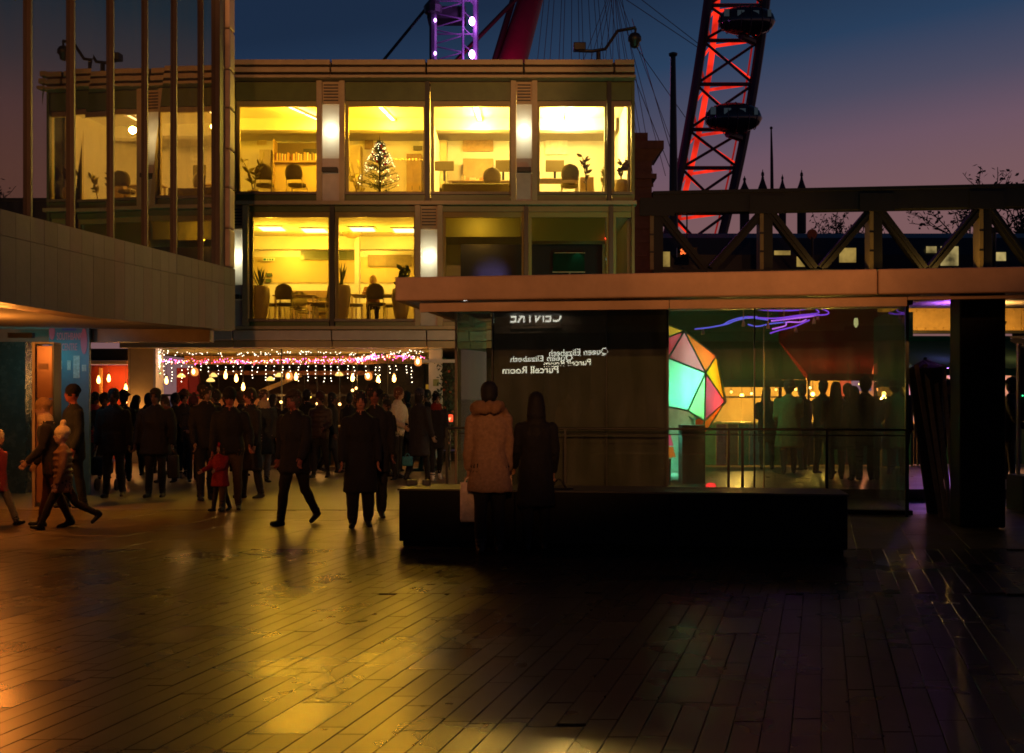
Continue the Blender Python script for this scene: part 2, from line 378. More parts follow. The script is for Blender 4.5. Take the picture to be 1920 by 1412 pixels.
def pier(a, b, top, bottom, skirt):
    w = fx(b) - fx(a); x0, x1 = fx(a), fx(b); fw = .1
    p = bx('pier', M['metal_tan'], B, x0 - .03, x0 + fw, FY - .10, FY + .24, fz(skirt - .5), fz(top))
    bx('pier_cheek', M['metal_tan'], p, x1 - fw, x1 + .03, FY - .10, FY + .24, fz(skirt - .5), fz(top))
    xi, xj = x0 + fw + .004, x1 - fw - .004
    hgt = fz(top) - fz(bottom)
    zt, zb = fz(top) - .21 * hgt, fz(top) - .70 * hgt
    bx('vent_back', M['metal_tan'], p, xi, xj, FY - .02, FY + .2, zt + .01, fz(top) - .01)
    for k in range(6):
        z = fz(top) - .08 - k * .075
        if z > zt + .06: bx('vent_slat', M['dark'], p, xi + .03, xj - .03, FY - .045, FY - .022, z - .026, z, )
    sheet('light_panel', sheer('frosted_panel', (.86, .86, .80), .55), p, [(xi, FY - .02, zb), (xj, FY - .02, zb), (xj, FY - .02, zt), (xi, FY - .02, zt)])
    bx('light_box_back', M['white'], p, xi, xj, FY + .20, FY + .23, zb - .35, zt)
    bx('lower_panel', M['metal_pale'], p, xi, xj, FY - .06, FY - .02, zb - .34, zb - .004)
    bx('uplighter', M['dark'], p, xi + .02, xj - .02, FY - .26, FY - .062, zb - .36, zb - .25, bevel=.01)
    bx('base_panel', M['metal_pale'], p, xi, xj, FY - .05, FY + .2, fz(skirt - 1), zb - .37)
    lamp('POINT', 'pier_lamp', ((xi + xj) / 2, FY + .10, (zt + zb) / 2 + .02), 3.6, (1, .93, .60), p, .05)
    bx('lamp_tube', emit('pier_tube', (1, .95, .7), 4, False), p, (xi + xj) / 2 - .02, (xi + xj) / 2 + .02, FY + .16, FY + .19, zb + .2, zt - .25)
storey([(108, 262, 0), (270, 432, 0), (441, 597, 0), (646, 797, 0), (807, 959, 0), (1006, 1138, 0), (1147, 1188, 0)], [(801), (1142.5), 266, 436], [(597, 645), (960, 1005)], 153, 187, 360, 378, 385, 'upper')
storey([(120, 262, 0), (270, 425, 0), (466, 618, 0), (627, 779, 0), (829, 982, 0), (991, 1142, 0), (1150, 1188, 0)], [622.5, 986.5, 1146, 266], [(427, 464), (781, 828)], 386, 396, 598, 612, 618, 'lower')
bx('corner_post', M['spandrel'], B, XR - .07, XR, FY + .0, FY + .25, fz(618), fz(153))
for zb, zt in ((UF, UC), (LF, LC)):
    e = bx('return_window', M['pane'], B, XR - .05, XR - .042, FY + .26, FY + .75, zb, zt)
    bx('return_wall', M['cream'], B, XR - .1, XR, FY + .75, YB, zb, zt)
for a, b in zip(joints, joints[1:]):
    bx('fascia_panel', M['metal_pale'], B, a + .015, b - .015, FY - .05, FY + .3, fz(638), fz(619.5), bevel=.01)
    bx('fascia_panel', M['metal_tan'], B, a + .015, b - .015, FY + .05, FY + .3, fz(652), fz(639.5))
bx('soffit', M['bronze'], B, XL, XR, FY + .3, 34, 2.9, 3.18)
# roller blinds half drawn in the dim meeting room
for a, b, y in ((830, 981, 444), (992, 1141, 452)):
    o = bx('roller_blind', None, None, 0, 1, 0, 1, 0, 1) if 0 else sheet('roller_blind', sheer('olive_blind', (.34, .30, .08), .6), None, [(fx(a) + .06, FY + .27, Z(y, FY + .27)), (fx(b) - .06, FY + .27, Z(y, FY + .27)), (fx(b) - .06, FY + .27, fz(400)), (fx(a) + .06, FY + .27, fz(400))])
    tag(o, 'olive roller blind %s in the lower right window' % ('pulled lower, no light below it,' if a > 900 else 'half drawn over a bright yellow strip'), 'blind'); reorigin(o)

# ================================================================ LEFT HALL: glass wall on a stone band
LH = thing('concert_hall', 'tall glass curtain wall on a stone band at the left', 'building', (-5.3, 15, 0))
wa, wb = -6.18, .068                                    # wall line  x = wa + wb*y
def wy(px): return -wa / (wb - (px - CX) / F)
def wx(y): return wa + wb * y
YN, YF = 3.0, wy(430)
def band_z(y, top): return (3.62 + (y - 11.28) * .0357) if top else (2.64 + max(0., y - 13.3) * .032)
stones = [mat('hall_stone_%d' % i, c, .6, ns=2.2, na=.30, rn=.1, bump=.25, bs=14) for i, c in enumerate(((.150, .112, .098), (.165, .125, .110), (.135, .098, .085), (.170, .105, .100), (.120, .112, .085), (.175, .14, .12)))]
# stone band: one slab per joint
ys = [YN + i * .30 for i in range(int((YF - YN) / .30) + 1)] + [YF]
ys = [y for i, y in enumerate(ys) if i == len(ys) - 1 or ys[-1] - y > .12]
rs = random.Random(3)
for a, b in zip(ys, ys[1:]):
    for lo, hi in ((0, .72), (.72, 1)):
        q = []; d = rs.uniform(0, .004); g = .003
        for y in (a + g, b - g):
            z0, z1 = band_z(y, 0), band_z(y, 1); q.append((y, z0 + (z1 - z0) * lo + g, z0 + (z1 - z0) * hi - g))
        (y0, l0, h0), (y1, l1, h1) = q
        MB().hexa([(wx(y0) + .1 + d, y0, l0), (wx(y1) + .1 + d, y1, l1), (wx(y1) - .25, y1, l1), (wx(y0) - .25, y0, l0),
                   (wx(y0) + .1 + d, y0, h0), (wx(y1) + .1 + d, y1, h1), (wx(y1) - .25, y1, h1), (wx(y0) - .25, y0, h0)]).build('stone_slab', stones[4] if b > YF - .35 else stones[rs.choice((0, 0, 1, 1, 2, 3, 5))], LH)
# soffit behind the band, pale so that the downlights tint it
sof = mat('hall_soffit', (.40, .36, .31), .7, ns=3, na=.1)
s = MB(); s.hexa([(wx(YN) - .25, YN, band_z(YN, 0) + .012), (wx(YF) - .25, YF, band_z(YF, 0) + .012), (-16, YF, band_z(YF, 0) + .012), (-16, YN, band_z(YN, 0) + .012),
                  (wx(YN) - .25, YN, band_z(YN, 0) + .3), (wx(YF) - .25, YF, band_z(YF, 0) + .3), (-16, YF, band_z(YF, 0) + .3), (-16, YN, band_z(YN, 0) + .3)])
s.build('soffit', sof, LH)
TOP = 14.0
hall_glass = glass('hall_glass', (.10, .10, .10), .36, 1.5, 0., (1, .80, .56), haze=.07)
my = [wy(p) for p in (52, 133, 207, 271, 326, 376)]
my = [my[0] - .98 * k for k in range(8, 0, -1)] + my + [wy(404)]
for a, b in zip(my, my[1:]):
    e = [rs.uniform(-.004, .004) for _ in range(4)]; zm = band_z(a, 1) + 4.15
    MB().add([(wx(a) + e[0], a, band_z(a, 1)), (wx(b) + e[1], b, band_z(b, 1)), (wx(b) + e[2], b, zm), (wx(a) + e[3], a, zm)], [(0, 1, 2, 3)]).build('pane', hall_glass, LH)
    MB().add([(wx(a) + e[2], a, zm), (wx(b) + e[3], b, zm), (wx(b) + e[0], b, TOP), (wx(a) + e[1], a, TOP)], [(0, 1, 2, 3)]).build('pane', hall_glass, LH)
mm = mat('hall_mullion', (.05, .028, .018), .5, metal=.0, ns=4, na=.15)
for y in my[:-1]:
    MB().hexa([(wx(y) + .045, y - .022, band_z(y, 1)), (wx(y) + .045, y + .022, band_z(y, 1)), (wx(y) - .04, y + .022, band_z(y, 1)), (wx(y) - .04, y - .022, band_z(y, 1)),
               (wx(y) + .045, y - .022, TOP), (wx(y) + .045, y + .022, TOP), (wx(y) - .04, y + .022, TOP), (wx(y) - .04, y - .022, TOP)]).build('mullion', mm, LH)
# interior: dark floor, blind wall so the glass is deep
bx('inner_wall', mat('hall_dark_wall', (.03, .025, .03), .8), LH, -12.3, -12, YN, YF, 3, TOP)
bx('inner_floor', M['carpet'], LH, -12, wx(YN) - .3, YN, YF - .4, 3.1, 3.2)
# stone-clad corner column, blocks with joints
colm = mat('column_stone', (.40, .28, .19), .5, ns=4, na=.2, bump=.15, bs=12)
yc0, yc1 = wy(406), YF
z = band_z(yc1, 1); k = 0
while z < TOP:
    h = .70 if k % 2 else .66
    MB().box(wx(yc1) - .30, wx(yc1) + .1, yc0 + .3, yc1, z + .006, min(z + h, TOP) - .006).build('column_block', colm, LH, bevel=.03)
    z += h; k += 1
MB().box(wx(yc0) - .1, wx(yc0) + .07, yc0 - .05, yc0 + .28, band_z(yc0, 1), TOP).build('corner_frame', mm, LH)
# end wall and undercroft wall
bx('undercroft_wall', mat('teal_wall', (.025, .045, .042), .25, ns=6, na=.3, rn=.1, bump=.3, bs=30), LH, -16, -8.35, 18.3, 18.6, 0, 2.82)
bx('inner_wall', mat('hall_dark_wall', (.03, .025, .03), .8), LH, -12, wx(YF) - .3, YF - .25, YF - .05, 3.2, TOP)
bx('undercroft_beam', M['bronze'], LH, -16, wx(YF) - .26, YF - .28, YF - .02, 2.6, 2.84)

# ================================================================ PAVILION (rotated a few degrees)
PHI = math.atan(.149); P0 = Vector((-1.485, 13.5, 0))
PAV = thing('glass_pavilion', 'low glass pavilion with a broad flat orange-lit canopy roof', 'pavilion', P0, -PHI)
E_, V_ = Vector((math.cos(PHI), -math.sin(PHI), 0)), Vector((math.sin(PHI), math.cos(PHI), 0))
def pw(u, v, z=0): return P0 + E_ * u + V_ * v + Vector((0, 0, z))
def pu(px, v):
    r = (px - CX) / F; a = P0 + V_ * v; return (r * a.y - a.x) / (E_.x - r * E_.y)
def pz(py, px, v): return Z(py, pw(pu(px, v), v).y)
def pb(name, m, x0, x1, y0, y1, z0, z1, parent=None, **k): return MB().box(x0, x1, y0, y1, z0, z1).build(name, m, parent or PAV, local=True, **k)
fasc = mat('canopy_fascia', (.45, .29, .18), .6, ns=1.7, na=.22, bump=.15, bs=25)
GV = 2.53; gl, gr = pu(855, GV), pu(1703, GV)
ct, cb = 3.17, 2.87
for a, b in ((0, pu(1646, 0)), (pu(1646, 0), 15)):
    pb('fascia_panel', fasc, a + .004, b - .004, 0, .12, cb, ct, bevel=.02)
gx = pu(1700, .2)
for a, b, z in ((.28, gx * .55, .13), (gx * .55, gx, .13), (gx, 15, .055)): pb('fascia_lip', fasc, a + .004, b - .004, .16, .24, cb - z, cb - .012)
pb('roof', M['bronze'], .02, 15, .125, 4.0, ct - .06, ct - .012)
pb('soffit', mat('canopy_soffit', (.22, .20, .18), .5), .1, 15, .25, 4.0, 3.02, 3.06)
pb('side_fascia', fasc, 0, .1, .125, 4.0, cb, ct - .004)
pb('head_beam', M['black'], gl, gr + .05, GV - .06, GV + .1, 2.95, 3.02)
iw = mat('pavilion_inner_wall', (.075, .055, .04), .5, ns=3, na=.35)
pb('inner_wall', iw, pu(924, GV + .5), pu(1249, GV + .5), GV + .5, GV + .62, .0, 3.02)
pb('inner_wall_edge', M['bronze'], pu(1249, GV + .5), pu(1249, GV + .5) + .04, GV + .45, GV + .8, 0, 3.02)
edges = [855, 925, 1138, 1252, 1415, 1703]
for a, b in zip(edges, edges[1:]):
    pb('glass_pane', M['pane_dark'], pu(a, GV) + .006, pu(b, GV) - .006, GV, GV + .012, .06, 2.95)
for x, w, m in ((856, .03, M['bronze']), (924, .02, M['dark']), (1138, .008, M['dark']), (1252, .02, M['dark']), (1415, .018, M['dark']), (1701, .045, mat('green_edge', (.03, .07, .05), .3))):
    pb('glazing_bar', m, pu(x, GV) - w / 2 - .004, pu(x, GV) + w / 2 - .004, GV - .03, GV + .04, .05, 2.95)
gold_edge = mat('brushed_edge', (.35, .28, .12), .3, metal=.7)
pb('glass_fin', gold_edge, pu(1432, GV + .3), pu(1432, GV + .3) + .012, GV + .25, GV + .4, .05, 2.7)
pb('sill', M['black'], gl, gr + .05, GV - .05, GV + .1, 0, .06)
# side panes going back
for k in range(2):
    MB().box(gl, gl + .012, GV + .02 + k * 1.3, GV + 1.3 + k * 1.3, .06, 2.95).build('side_pane', M['pane_dark'], PAV, local=True)
    MB().box(gr, gr + .012, GV + .02 + k * 1.3, GV + 1.3 + k * 1.3, .06, 2.95).build('side_pane', M['pane_dark'], PAV, local=True)
# handrail before the glass
RV = GV - .28
hr = thing('handrail', 'thin dark double handrail on posts before the pavilion glass', 'railing', pw(pu(838, RV), RV), -PHI)
MB().tube([(0, 0, 1.2), (pu(1700, RV) - pu(838, RV), 0, 1.2)], .018).build('rail', M['dark'], hr, local=True)
MB().tube([(pu(860, RV) - pu(838, RV), 0, 1.12), (pu(1700, RV) - pu(838, RV), 0, 1.12)], .009).build('lower_rail', M['dark'], hr, local=True)
for px in (838, 1060, 1366, 1392, 1550, 1700):
    u = pu(px, RV) - pu(838, RV); MB().box(u - .018, u + .018, -.02, .02, 0, 1.19).build('post', M['dark'], hr, local=True)
# broad dark column and the far row of slim posts
pb('column', M['black'], pu(1800, 1.1), pu(1886, 1.1), 1.1, 1.6, 0, 3.02, bevel=.02)
# long black planter bench
BV = -1.65
be = thing('planter_bench', 'long low black box bench in front of the glass pavilion', 'bench', pw(.48, BV), -PHI)
L_ = pu(1590, BV) - .48
bm_ = mat('bench_black', (.008, .008, .009), .6, spec=.15, ns=6, na=.4)
for a, b in ((0, L_ * .27), (L_ * .27, L_ * .62), (L_ * .62, L_)):
    MB().box(a + .003, b - .003, 0, .7, .06, .62).build('bench_panel', bm_, be, local=True, bevel=.012)
MB().box(.03, L_ - .03, .03, .67, .059, .61).build('core', M['black'], be, local=True)
MB().box(.04, L_ - .04, .05, .65, 0, .058).build('plinth', M['black'], be, local=True)
MB().box(-.01, L_ + .01, -.01, .71, .623, .64).build('top_rim', mat('bench_rim', (.05, .042, .03), .5), be, local=True)
# ================================================================ RAILWAY BRIDGE (Y = 40)
RY = 40.0
def rx(px): return X(px, RY)
def rz(py): return Z(py, RY)
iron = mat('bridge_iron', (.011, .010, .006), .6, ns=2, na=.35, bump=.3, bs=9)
BR = thing('railway_bridge', 'dark iron truss railway bridge crossing behind the pavilion roof', 'bridge', (rx(1560), RY, 0))
BE = 34.0
def ztop(x): return rz(364) + (x - rx(1220)) * .021
x = rx(1222)
MB().hexa([(x, RY - .3, rz(402)), (BE, RY - .3, ztop(BE) - .84), (BE, RY + .3, ztop(BE) - .84), (x, RY + .3, rz(402)),
           (x, RY - .3, ztop(x)), (BE, RY - .3, ztop(BE)), (BE, RY + .3, ztop(BE)), (x, RY + .3, ztop(x))]).build('top_chord', iron, BR)
MB().hexa([(x, RY - .38, rz(368)), (BE, RY - .38, ztop(BE) - .08), (BE, RY + .36, ztop(BE) - .08), (x, RY + .36, rz(368)),
           (x, RY - .38, ztop(x) + .04), (BE, RY - .38, ztop(BE) + .04), (BE, RY + .36, ztop(BE) + .04), (x, RY + .36, ztop(x) + .04)]).build('chord_flange', iron, BR)
bx('bottom_chord', iron, BR, x, BE, RY - .3, RY + .3, rz(535), rz(507))
posts = [1225 + 204.5 * k for k in range(0, 7)]
for k, px in enumerate(posts):
    xc = rx(px); zt = ztop(xc) - .82
    q = bx('post', iron, BR, xc - .02, xc + .34, RY - .2, RY + .2, rz(507), zt)
    bx('post_flange', mat('bridge_lamplight_tone', (.26, .19, .075), .55, ns=5, na=.2), BR, xc - .16, xc - .024, RY - .3, RY + .28, rz(507), zt)  # amber lamplight on the post faces put into a paler colour
    bx('gusset', iron, BR, xc - .55, xc + .75, RY - .34, RY - .305, zt - .05, zt + .62)
    for zz in (.30, .62):
        bx('splice', M['dark'], BR, xc - .175, xc - .01, RY - .31, RY - .302, rz(507) + zz * (zt - rz(507)), rz(507) + zz * (zt - rz(507)) + .07)
    xm = xc + rx(1060 + 102) - rx(1060)
    for a, b in ((xc + .2, xm - .12), (rx(posts[k] + 204.5) - .05, xm + .12)):
        p0 = Vector((a, RY - .05, zt + .1)); p1 = Vector((b, RY - .05, rz(505)))
        MB().bar(p0, p1, .30, .34, (0, 1, 0)).build('diagonal', iron, BR)
        MB().bar(p0 + Vector((0, -.2, .0)), p1 + Vector((0, -.2, 0)), .07, .06, (0, 1, 0)).build('diagonal_flange', iron, BR)
# deck girder under the tracks, riveted plates
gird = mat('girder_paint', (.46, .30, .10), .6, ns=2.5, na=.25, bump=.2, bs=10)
gx0 = rx(1500); n = 9
for k in range(n):
    a = gx0 + k * (BE - gx0) / n; b = gx0 + (k + 1) * (BE - gx0) / n
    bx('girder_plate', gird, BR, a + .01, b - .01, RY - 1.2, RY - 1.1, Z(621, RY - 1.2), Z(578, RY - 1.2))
bx('girder_flange', iron, BR, gx0, BE, RY - 1.4, RY - .9, Z(625, RY - 1.2), Z(621.5, RY - 1.2))
r_ = MB()
for k in range(int((BE - gx0) / .32)):
    for zz in (Z(616, RY - 1.2), Z(583, RY - 1.2)): r_.ball((gx0 + .1 + k * .32, RY - 1.2, zz), .045, 6, 4)
r_.build('rivet_line', gird, BR, kind='stuff')
bx('deck', iron, BR, rx(1222), BE, RY - 1.0, RY + 9, rz(560), rz(538))
# masonry pier beside the office block
brick = mat('pier_brick', (.10, .035, .025), .8, ns=5, na=.3)
pier_t = thing('bridge_pier', 'dark red brick bridge pier with a stepped stone cap', 'pier', (rx(1205), RY + .5, 0))
px0, px1 = rx(1150), rx(1222)
bx('shaft', brick, pier_t, px0, px1 - .02, RY - .2, RY + 2, 0, rz(330))
bx('moulding', brick, pier_t, px0, rx(1229), RY - .35, RY + 2.1, rz(338), rz(329))
bx('neck', brick, pier_t, px0, rx(1221), RY - .2, RY + 2, rz(329), rz(305))
MB().hexa([(px0, RY - .2, rz(305)), (rx(1222), RY - .2, rz(305)), (rx(1222), RY + 2, rz(305)), (px0, RY + 2, rz(305)),
           (px0, RY - .5, rz(285)), (rx(1238), RY - .5, rz(285)), (rx(1238), RY + 2.2, rz(285)), (px0, RY + 2.2, rz(285))]).build('corbel', brick, pier_t)
bx('cap', brick, pier_t, px0, rx(1241), RY - .55, RY + 2.3, rz(285), rz(270))
bx('finial_block', brick, pier_t, px0, rx(1214), RY - .1, RY + 1.6, rz(270), rz(250))
for k in range(12):
    z = rz(350 + 26 * k); bx('string_course', brick, pier_t, px0, px1 + .03, RY - .26, RY - .21, z - .06, z + .06)
# train behind the truss
TY = 45.0
tr = thing('train', 'dark passenger train with lit yellow windows behind the bridge truss', 'train', (X(1560, TY), TY, rz(538)))
body = mat('train_body', (.02, .022, .035), .35)
tb = MB()
prof = [(0, 6.2), (-.12, 7.0), (-.12, 8.0), (.15, 8.75), (.9, 9.05), (2.4, 9.05), (2.7, 8.7), (2.8, 7), (2.7, 6.2)]
tb.ring_loft([[(xx, TY + y, zz - .35) for y, zz in prof] for xx in (X(1236, TY), X(1960, TY) + 12)])
tb.build('body', body, tr)
tw = emit('train_window_light', (1, .66, .16), .27, ns=1.3); tw2 = emit('train_window_pale', (1, .76, .28), .40, ns=1.3)
for a, b, t, bt, m in ((1452, 1482, 470, 478, tw), (1494, 1516, 481, 500, tw), (1574, 1605, 465, 492, tw), (1737, 1756, 462, 474, tw2), (1764, 1797, 462, 498, tw2),
                    (1866, 1886, 473, 489, tw2), (1240, 1256, 472, 500, tw)):
    bx('window', m, tr, X(a, TY - .15), X(b, TY - .15), TY - .16, TY - .125, Z(bt, TY - .15), Z(t, TY - .15))
# dot-matrix departure display hung at the left of the bridge
dd = thing('departure_display', 'small orange-red dot matrix display at the left end of the bridge', 'display', P(1288, 480, 42))
bx('casing', M['dark'], dd, X(1270, 42), X(1307, 42), 42, 42.2, Z(482, 42), Z(464, 42))
led = emit('red_led', (1, .16, .03), 4, False); db = MB(); rl = random.Random(2)
for row in range(8):
    for c in range(30):
        if row in (3, 4) and rl.random() < .7: continue
        if rl.random() < .52: db.box(X(1276 + c * .9, 42), X(1276.6 + c * .9, 42), 41.985, 41.998, Z(467.6 + row * 1.35, 42), Z(466.7 + row * 1.35, 42))
db.build('led_text', led, dd, kind='stuff')
MB().tube([P(1288, 464, 42.1), P(1288, 400, 42.1)], .03).build('hanger', M['dark'], dd)
# round platform sign
rs_ = thing('platform_sign', 'round dark signal disc on a post behind the truss', 'sign', (X(1523, 41.5), 41.5, rz(520)))
MB().tube([P(1523, 520, 41.5), P(1523, 445, 41.5)], .05).build('post', M['dark'], rs_)
MB().tube([P(1523, 439, 41.5), P(1523, 439, 41.5) + Vector((0, .08, 0))], .2, 20).build('disc', mat('sign_red', (.12, .02, .02), .5), rs_)
rs2 = thing('platform_sign', 'slim round-headed post behind the lit right truss upright', 'sign', (X(1864, 41.5), 41.5, rz(520)))
MB().tube([P(1864, 520, 41.5), P(1864, 436, 41.5)], .07).build('post', M['dark'], rs2)
MB().tube([P(1864, 432, 41.5), P(1864, 432, 41.5) + Vector((0, .08, 0))], .13, 18).build('disc', M['dark'], rs2)
# trackside floodlights that throw the amber light on the truss uprights
for k, px in enumerate((1545, 1750)):
    fl = thing('trackside_floodlight', 'amber floodlight low on the bridge deck, %s' % ('left of the two' if k == 0 else 'right of the two'), 'lamp', (rx(px), RY - .9, rz(540)), group='bridge floodlights')
    MB().box(rx(px) - .1, rx(px) + .1, RY - .95, RY - .8, rz(538), rz(534)).build('housing', M['dark'], fl)
    lamp('POINT', 'flood_bulb', (rx(px), RY - .9, rz(530)), (60, 90)[k], (1, .55, .12), fl, .1)

gl2 = thing('girder_lamp', 'amber lamp under the bridge lighting its riveted girder', 'lamp', (X(1750, 37.4), 37.4, Z(640, 37.4)))
MB().lathe((X(1750, 37.4), 37.4, Z(642, 37.4)), [(.05, -.1), (.12, 0), (.10, .08)], 10).build('housing', M['dark'], gl2)
MB().tube([(X(1750, 37.4), 37.4, Z(642, 37.4)), (X(1750, 37.4), 37.4, 0)], .03, 6).build('post', M['dark'], gl2)
for px in (1750, 1900): lamp('POINT', 'girder_bulb', (X(px, 37.2), 37.2, Z(632, 37.2)), 150, (1, .52, .10), gl2, .12)

# ================================================================ GREAT WHEEL (Y = 150), lattice tower, cables
WY_ = 150.0
WH = thing('observation_wheel', 'huge observation wheel rim lit red with dark oval passenger capsules', 'ferris wheel', (X(1330, WY_), WY_, 0))
dk = mat('wheel_steel', (.03, .012, .016), .5); redl = emit('red_wheel_light', (1, .03, .010), 1.0, base=(.3, .01, .01), ns=.22); red_dim = emit('red_wheel_spill', (1, .03, .02), .22, base=(.12, .02, .02))  # red floodlight on the rim steel put in as emission
def curve(pts):     # x as a quadratic of image row
    ys_, xs_ = [p[1] for p in pts], [p[0] for p in pts]; return np.poly1d(np.polyfit(ys_, xs_, 2))
cA = curve([(1331, -20), (1319, 60), (1302, 180), (1285, 270), (1267, 365)])
cB = curve([(1437, -20), (1429, 60), (1414, 160), (1398, 240), (1374, 362)])
cC = curve([(1342, -20), (1335, 60), (1324, 150), (1310, 225), (1283, 350)])
def wp(c, py, dy=0): return P(float(c(py)), py, WY_ + dy)
rowsW = list(range(-560, 741, 20))
MB().tube([wp(cA, r) for r in rowsW], .66, 8).build('rim_chord', dk, WH)
MB().tube([wp(cB, r) for r in rowsW], .70, 8).build('rim_chord', dk, WH)
MB().tube([wp(cC, r, 7) + Vector((.35, 0, 0)) for r in rowsW], .43, 8).build('lit_rim_chord', redl, WH)
nodes = [-66, 10, 80, 160, 243, 328, 420]
nodes = [-460, -380, -300, -220, -145, -66, 10, 76, 158, 243, 315, 400, 490, 580]
for i, r in enumerate(nodes[:-1]):
    if r < -150: continue
    r2 = nodes[i + 1]; rm = (r + r2) / 2
    MB().tube([wp(cA, r), wp(cB, r)], .28, 6).build('cross_tie', dk, WH)
    MB().tube([wp(cA, r), wp(cB, r2)], .20, 6).build('brace', dk, WH)
    MB().tube([wp(cB, r), wp(cA, r2)], .20, 6).build('brace', dk, WH)
    MB().tube([wp(cC, r + 12, 7), wp(cB, r - 2)], .22, 6).build('lit_strut', redl, WH)
    MB().tube([wp(cC, r + 14, 7), wp(cB, r2 - 4)], .22, 6).build('lit_strut', redl, WH)
    MB().tube([wp(cA, rm, 0), wp(cC, r + 12, 7)], .16, 6).build('lit_strut', redl, WH)
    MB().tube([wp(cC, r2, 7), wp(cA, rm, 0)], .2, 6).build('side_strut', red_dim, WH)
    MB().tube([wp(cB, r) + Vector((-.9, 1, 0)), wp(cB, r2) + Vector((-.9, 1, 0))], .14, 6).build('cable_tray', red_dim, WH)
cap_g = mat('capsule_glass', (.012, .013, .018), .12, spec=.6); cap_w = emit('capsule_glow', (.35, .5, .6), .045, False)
for (px, py, w, h) in ((1400, 40, 108, 56), (1375, 222, 108, 58)):
    c = P(px, py, WY_ - 4); hw, hh = w / 2 / F * (WY_ - 4), h / 2 / F * (WY_ - 4)
    rings = []
    for i in range(17):
        t = -1 + 2 * i / 16; k = max(.05, (1 - abs(t) ** 2.2) ** .5)
        rings.append([c + Vector((t * hw, math.cos(a) * hh * k, math.sin(a) * hh * k * (1.0 if math.sin(a) > 0 else .92))) for a in [2 * math.pi * j / 18 for j in range(18)]])
    cp = MB().ring_loft(rings).build('capsule', cap_g, WH, smooth=True)
    for t in (-.93, -.80, -.66, -.28, .05, .45, .75):
        k = (1 - abs(t) ** 2.2) ** .5
        MB().tube([c + Vector((t * hw, math.cos(a) * hh * k * 1.02, math.sin(a) * hh * k * 1.02)) for a in [2 * math.pi * j / 20 for j in range(21)]], .06, 5).build('hoop', M['dark'], cp)
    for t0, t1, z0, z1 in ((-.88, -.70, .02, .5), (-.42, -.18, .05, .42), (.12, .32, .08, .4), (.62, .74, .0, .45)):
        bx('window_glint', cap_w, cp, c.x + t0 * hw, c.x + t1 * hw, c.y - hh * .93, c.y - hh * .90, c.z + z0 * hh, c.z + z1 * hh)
    MB().tube([c + Vector((-.2 * hw, 0, -hh * 1.0)), c + Vector((.35 * hw, 2, -hh * 1.05))], .5, 8).build('cradle', dk, cp)
# spoke cables
hub = P(1075, -520, WY_ + 12)
rc = random.Random(9); ends = []
for k in range(15): ends.append((985 + k * 17 + rc.uniform(-4, 4), 330))
for k in range(9): ends.append((1010 + k * 34, 330))
for k, (ex, ey) in enumerate(ends):
    h = hub if k < 15 else P(1300 - (k - 15) * 36, -420, WY_ + 6)
    MB().tube([h, P(ex, ey, WY_ + (4 if k < 15 else 14))], .045, 5).build('spoke_cable', dk, WH)
for a, b in (((1165, -30), (1320, 90)), ((1185, 35), (1272, 330)), ((1180, 70), (1285, 220)), ((1180, 120), (1262, 330)), ((1130, -30), (1310, 90))):
    MB().tube([P(*a, WY_ - 6), P(*b, WY_ - 3)], .05, 5).build('stay_cable', dk, WH)
# leaning A-frame leg
leg = mat('wheel_leg', (.17, .012, .04), .45, ns=.3, na=.2)
MB().tube([P(1035, -120, 165), P(1000, -20, 163), P(962, 112, 160), P(900, 300, 158)], [1.7, 1.9, 2.2, 2.4], 16).build('support_leg', leg, WH, smooth=True)
MB().tube([P(968, -20, 161), P(928, 112, 160)], .5, 8).build('leg_stay', dk, WH)
MB().tube([P(985, -20, 158), P(820, 150, 158)], .32, 8).build('leg_stay', dk, WH)
# lattice tower with purple lamps
TW = 112.0
tw_ = thing('lattice_tower', 'slim lattice mast with bright purple lamps above the office roof', 'tower', (X(850, TW), TW, 0))
tm = mat('tower_steel', (.06, .04, .07), .5)
for px, r in ((812, .42), (868, .14), (892, .30)):
    for dy in ((0,) if r > .3 else (0, 3)):
        MB().tube([P(px, -140, TW + dy), P(px, 300, TW + dy)], r, 8).build('upright', tm, tw_)
for k in range(14):
    r0 = -140 + k * 31
    MB().tube([P(816, r0 + 10, TW), P(868, r0 + 21, TW)], .07, 6).build('brace', tm, tw_)
    MB().tube([P(868, r0 + 21, TW), P(816, r0 + 36, TW)], .07, 6).build('brace', tm, tw_)
    MB().tube([P(868, r0 + 5, TW), P(890, r0 + 26, TW)], .06, 6).build('brace', tm, tw_)
    if k % 2 == 0: MB().tube([P(816, r0 + 18, TW), P(890, r0 + 18, TW)], .08, 6).build('cross_tie', tm, tw_)
MB().tube([P(797, 18, TW + 1), P(660, 185, TW + 1)], .17, 6).build('guy_cable', M['dark'], tw_)
MB().lathe(P(812, 18, TW), [(.3, -.6), (.9, -.4), (1.0, .3), (.5, .9)], 10).build('collar', M['dark'], tw_)
bx('platform', M['dark'], tw_, X(800, TW), X(872, TW), TW + .5, TW + 3, Z(30, TW), Z(8, TW))
pl = emit('purple_lamp', (.78, .30, 1.0), 26); pl2 = emit('purple_lamp_small', (.55, .25, 1.0), 9, False)
for px, py, big in ((885, 40, 1), (885, 102, 1), (816, 38, 0), (816, 100, 0), (885, -30, 1)):
    MB().ball(P(px, py, TW - .6), .30 if big else .14, 10, 8, (1, 1, 1.5)).build('lamp_head', pl if big else pl2, tw_, smooth=True)
    if big: lamp('POINT', 'lamp_bulb', P(px, py, TW - 1.3), 600, (.62, .18, 1), tw_, .3)
lamp('POINT', 'lamp_bulb', P(950, 150, 150), 2600, (1, .05, .30), tw_, .6)  # added magenta light without a fixture, reddening the wheel leg
